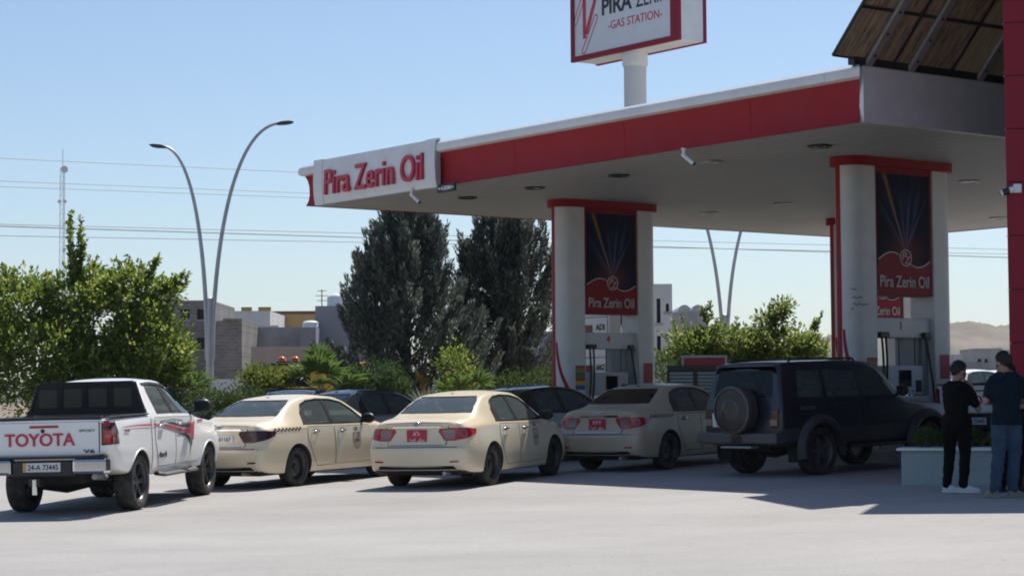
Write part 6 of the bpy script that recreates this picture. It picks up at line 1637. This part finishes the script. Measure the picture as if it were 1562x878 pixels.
def head(c, f, sc=1.):                        # c centre of the skull, f facing direction (horizontal)
    f = Vector((f.x, f.y, 0)).normalized(); l = Vector((0, 0, 1)).cross(f); u = Vector((0, 0, 1)); out = []
    def bl(a, b_, z, r):
        m = MB(); M = Matrix((f, l, u)).transposed().to_4x4(); M.translation = c+f*a*sc+l*b_*sc+u*z*sc; m.M = M; m.ball((0, 0, 0), tuple(x*sc for x in r), 16, 10); out.append(m)
    bl(-.008, 0, .03, (.098, .076, .092)); bl(.028, 0, -.045, (.070, .060, .075)); bl(.055, 0, -.085, (.040, .036, .030))
    bl(.096, 0, -.022, (.020, .014, .028)); bl(.105, 0, -.034, (.014, .016, .012)); bl(.078, 0, .018, (.026, .055, .016)); bl(.082, 0, -.066, (.020, .026, .010))
    for s in (1, -1): bl(-.002, s*.076, -.015, (.022, .010, .034)); bl(.074, s*.032, -.005, (.014, .015, .011))
    return out
def hair(c, f, mt, parent, sc=1., beard=True, top=.012):
    f = Vector((f.x, f.y, 0)).normalized(); l = Vector((0, 0, 1)).cross(f); u = Vector((0, 0, 1)); rnd = random.Random(7)
    M = Matrix((f, l, u)).transposed().to_4x4(); M.translation = c
    m = MB(); n, k = 28, 14; vs = []; fs = []
    for j in range(k+1):
        ph = math.pi*j/k*.585
        for i in range(n):
            th = 2*math.pi*i/n; ct = math.cos(th)
            ph2 = ph*(1 - .36*max(0, ct)**1.5 + .38*max(0, -ct-.1)**.7) if j > k*.4 else ph
            cy = max(math.sin(min(ph2, math.pi/2)), .0); sn = math.sin(ph2) if ph2 < math.pi/2 else 1-.42*(ph2-math.pi/2)**2
            x = sn*math.cos(th)*(.108)-.008; y = sn*math.sin(th)*.084; z = .03+math.cos(ph2)*(.092+top)
            j_ = 1+.03*noise.noise(Vector((x*40, y*40, z*40))); vs.append((x*j_*sc, y*j_*sc, z*j_*sc+.002))
    for j in range(k):
        for i in range(n): fs.append((j*n+i, j*n+(i+1) % n, (j+1)*n+(i+1) % n, (j+1)*n+i))
    m.M = M; m.add(vs, fs); cap = list(m.v)
    for i in range(1500):                      # short tufts so the outline is not a shell
        p = Vector(cap[rnd.randrange(len(cap))]); nn = (p-c-u*.02).normalized()
        leaf_quads(m, p-nn*.004+rv(rnd)*.006, nn*.7+f*.25+u*.25+rv(rnd)*.5, rv(rnd), .014+.014*rnd.random(), .006, .1)
    m.build('hair', mt, parent, sm=80, fix=False)
    if beard:
        b_ = MB(); b_.M = M; vs = []; fs = []; n, k = 18, 6
        for j in range(k+1):
            for i in range(n+1):
                th = R(-92+184*i/n); z = -.025-.075*j/k - .012*math.cos(th); q = 1-.50*(j/k)**2
                x = .026+math.cos(th)*.074*q+.012*(j/k); y = math.sin(th)*.062*q
                if abs(R(0)-th) < R(30) and j < 2: x -= .012
                vs.append((x*sc, y*sc, z*sc))
        for j in range(k):
            for i in range(n): fs.append((j*(n+1)+i, j*(n+1)+i+1, (j+1)*(n+1)+i+1, (j+1)*(n+1)+i))
        b_.add(vs, fs).build('beard', mt, parent, sm=80)
def shoe(p, f, mt, sole, parent, sc=1.):
    f = f.normalized(); l = Vector((0, 0, 1)).cross(f); M = Matrix((f, l, Vector((0, 0, 1)))).transposed().to_4x4(); M.translation = p
    m = MB(); m.M = M
    m.tube([(-.085*sc, 0, .05), (-.06*sc, 0, .055), (0, 0, .06), (.06*sc, 0, .05), (.12*sc, 0, .038), (.17*sc, 0, .032), (.19*sc, 0, .03)], [(.022, .035), (.038, .05), (.042, .055), (.044, .045), (.046, .032), (.038, .025), (.012, .012)], 14)
    o = m.build('shoe', mt, parent, sm=60)
    s = MB(); s.M = M; pl = [(-.10, -.025), (-.09, -.038), (-.02, -.042), (.06, -.047), (.14, -.046), (.19, -.025), (.20, 0), (.19, .025), (.14, .046), (.06, .047), (-.02, .042), (-.09, .038), (-.10, .025)]
    s.prism([(a*sc, b_) for a, b_ in pl], .0, .028, 'Z').build('sole', sole, o, sm=40)
def man(label, px, D, J, cloth, shoes, H=1.72, sleeves=.62, grp=None):
    # J: joints in a local frame: x picture-right, y away from the camera, z up (metres, for a 1.72 m figure)
    base = gp(px, D); t = thing('person', label, 'person', base, 0, grp); k = H/1.72
    P = {a: Vector(b_)*k for a, b_ in J.items() if a not in ('face', 'toeL', 'toeR', 'palmL', 'palmR', 'thumbL', 'thumbR', 'fingL', 'fingR', 'across')}
    ac = Vector(J['across']).normalized(); sk = []
    def torso(g, z0=None):
        m = MB(); hp, ch, nk = P['hip'], P['chest'], P['neck']
        ring = [(hp+Vector((0, 0, -.06)), .13+g, .10+g), (hp+Vector((0, 0, .02)), .165+g, .118+g), (hp.lerp(ch, .35), .148+g, .105+g), (hp.lerp(ch, .75), .172+g, .118+g), (ch+Vector((0, 0, .06)), .185+g, .118+g), (ch+Vector((0, 0, .14)), .165+g, .10+g), (nk+Vector((0, 0, -.035)), .098+g*.5, .085+g*.5), (nk+Vector((0, 0, .012)), .066+g*.4, .062+g*.4)]
        fw = ac.cross(Vector((0, 0, 1))); vs = []; fs = []; n = 20
        for (c, a, b_) in ring:
            for i in range(n):
                th = 2*math.pi*i/n; vs.append(c+ac*(a*math.cos(th)*k)+fw*(b_*math.sin(th)*k))
        for j in range(len(ring)-1):
            for i in range(n): fs.append((j*n+i, j*n+(i+1) % n, (j+1)*n+(i+1) % n, (j+1)*n+i))
        fs += [tuple(range(n)), tuple((len(ring)-1)*n+i for i in range(n-1, -1, -1))]
        return m.add(vs, fs)
    sk.append(torso(0)); sk.append(limb([P['neck']+Vector((0, 0, -.06)), P['neck'], P['head']+Vector((0, 0, -.04))], [.062, .056, .054]))
    f = Vector(J['face']); sk += head(P['head'], f)
    for s in 'LR':
        sh, el, wr = P['sh'+s], P['el'+s], P['wr'+s]
        sk.append(limb([sh, sh.lerp(el, .5), el], [.050, .048, .041])); sk.append(limb([el, el.lerp(wr, .3), wr], [.041, .042, .027]))
        sk += hand(wr, Vector(J['fing'+s]), Vector(J['palm'+s]), Vector(J['thumb'+s]), 1., J.get('curl'+s, 45) if isinstance(J.get('curl'+s), (int, float)) else 45)
        hp, kn, an = P['hp'+s], P['kn'+s], P['an'+s]
        sk.append(limb([hp, hp.lerp(kn, .5), kn], [.088, .075, .055])); sk.append(limb([kn, kn.lerp(an, .35), an], [.055, .056, .038]))
        sk.append(limb([an, an+Vector(J['toe'+s])*.06+Vector((0, 0, -.03))], [.04, .035]))
    body = weld('body', sk, .0065, MT['skin'], t, 3)
    hair(P['head'], f, MT['hair'], t)
    up = [torso(.018)]
    for s in 'LR':
        sh, el = P['sh'+s], P['el'+s]; e = sh.lerp(el, sleeves); up.append(limb([sh, sh.lerp(e, .5), e], [.064, .067, .066])); up.append(limb([P['neck']+Vector((0, 0, -.035)), P['neck'].lerp(sh, .55)+Vector((0, 0, .008)), sh], [.062, .060, .062]))
    hem = MB(); c = P['hip']; fw = ac.cross(Vector((0, 0, 1))); vs = []; n = 20
    for z, a, b_ in ((.05, .176, .132), (-.02, .188, .142), (-.10, .190, .145)):
        for i in range(n): th = 2*math.pi*i/n; vs.append(c+Vector((0, 0, z))+ac*(a*math.cos(th)*k)+fw*(b_*math.sin(th)*k))
    hem.add(vs, [(j*n+i, j*n+(i+1) % n, (j+1)*n+(i+1) % n, (j+1)*n+i) for j in range(2) for i in range(n)]+[tuple(range(n)), tuple(2*n+i for i in range(n-1, -1, -1))]); up.append(hem)
    weld('shirt', up, .011, cloth[0], t, 5, .011)
    lo = []
    for s in 'LR':
        hp, kn, an = P['hp'+s], P['kn'+s], P['an'+s]; w = cloth[2]
        lo.append(limb([hp+Vector((0, 0, .03)), hp.lerp(kn, .5), kn], [.108, .096*w, .074*w])); lo.append(limb([kn, kn.lerp(an, .4), an+Vector((0, 0, .01))], [.074*w, .072*w, .060*w]))
    m = MB(); m.ball(P['hip']+Vector((0, 0, -.04)), (.175, .135, .12), 18, 12); lo.append(m)
    weld('trousers', lo, .011, cloth[1], t, 5, .010)
    for s in 'LR':
        an = P['an'+s]; shoe(Vector((an.x, an.y, 0))+Vector(J['toe'+s])*.03, Vector(J['toe'+s]), shoes[0], shoes[1], t)
    return t
J1 = dict(hip=(-.02, 0, .95), chest=(-.03, -.01, 1.26), neck=(-.02, .0, 1.47), head=(.02, .005, 1.60), face=(.92, .30, 0), across=(.62, -.78, 0),
          shL=(-.125, .135, 1.375), shR=(.095, -.135, 1.375), elL=(.06, .20, 1.17), wrL=(.20, .12, 1.26), elR=(.25, -.08, 1.10), wrR=(.185, .0, 1.38),
          fingL=(.3, -.9, .3), palmL=(-.6, -.2, .4), thumbL=(.2, .2, 1), fingR=(-.45, .25, 1), palmR=(-.8, -.1, -.3), thumbR=(-.2, -.9, .2),
          hpL=(-.10, .07, .93), hpR=(.06, -.06, .93), knL=(-.105, .08, .50), knR=(.075, -.03, .50), anL=(-.145, .09, .085), anR=(.04, -.05, .085), toeL=(.85, -.45, 0), toeR=(1, -.15, 0))
man('man in black T-shirt and black trousers with white trainers, hand at his face', 1461, 27.0, J1, (MT['black_cloth'], MT['black_cloth'], 1.0), (MT['sneaker'], MT['sneaker']), 1.72, .72)
J2 = dict(hip=(.0, 0, .95), chest=(-.005, .0, 1.26), neck=(-.005, .02, 1.47), head=(-.02, .035, 1.595), face=(-.62, .8, 0), across=(1, .18, 0),
          shL=(-.17, -.02, 1.375), shR=(.18, .03, 1.375), elL=(-.235, .03, 1.13), wrL=(-.10, .26, 1.14), elR=(.25, .08, 1.13), wrR=(.08, .29, 1.16),
          fingL=(.9, .3, .1), palmL=(.1, -.6, -.5), thumbL=(.1, .2, 1), fingR=(-.9, .2, .1), palmR=(.1, -.6, -.5), thumbR=(.1, .2, 1),
          hpL=(-.085, 0, .93), hpR=(.085, .02, .93), knL=(-.10, .02, .50), knR=(.09, .03, .50), anL=(-.155, .0, .085), anR=(.055, .03, .085), toeL=(-.35, .9, 0), toeR=(.75, .6, 0))
man('man in dark blue polo shirt and blue jeans seen from behind', 1535, 25.9, J2, (MT['blue_cloth'], MT['denim'], 1.12), (MT['sneaker_tan'], MT['sneaker_tan']), 1.84, .66)
J3 = dict(J2); J3.update(face=(-.3, -1, 0), across=(-1, -.1, 0), toeL=(-.8, -.5, 0), toeR=(.9, -.3, 0))
for a, b_ in (('sh', 1), ('el', 1), ('wr', 1), ('hp', 1), ('kn', 1), ('an', 1)):
    for s in 'LR': v = J2[a+s]; J3[a+s] = (v[0], -v[1], v[2])
J3['fingL'] = (.9, -.3, .1); J3['fingR'] = (-.9, -.2, .1)
man('man in black mostly hidden behind the man in jeans', 1543, 26.9, J3, (MT['black_cloth'], MT['black_cloth'], 1.0), (MT['dark'], MT['dark']), 1.66, .72)
# ---------------------------------------------------------------- haze over the whole place
def haze():
    m, N, L, out = _new('haze_air'); v = N.new('ShaderNodeVolumePrincipled')
    v.inputs['Color'].default_value = (.80, .88, 1.0, 1); v.inputs['Density'].default_value = .00009; v.inputs['Anisotropy'].default_value = .2
    L.new(v.outputs[0], out.inputs['Volume'])
    o = MB().box(-3100, 3100, -70, 3600, -3, 150).build('haze', m); o['kind'] = 'stuff'
haze()
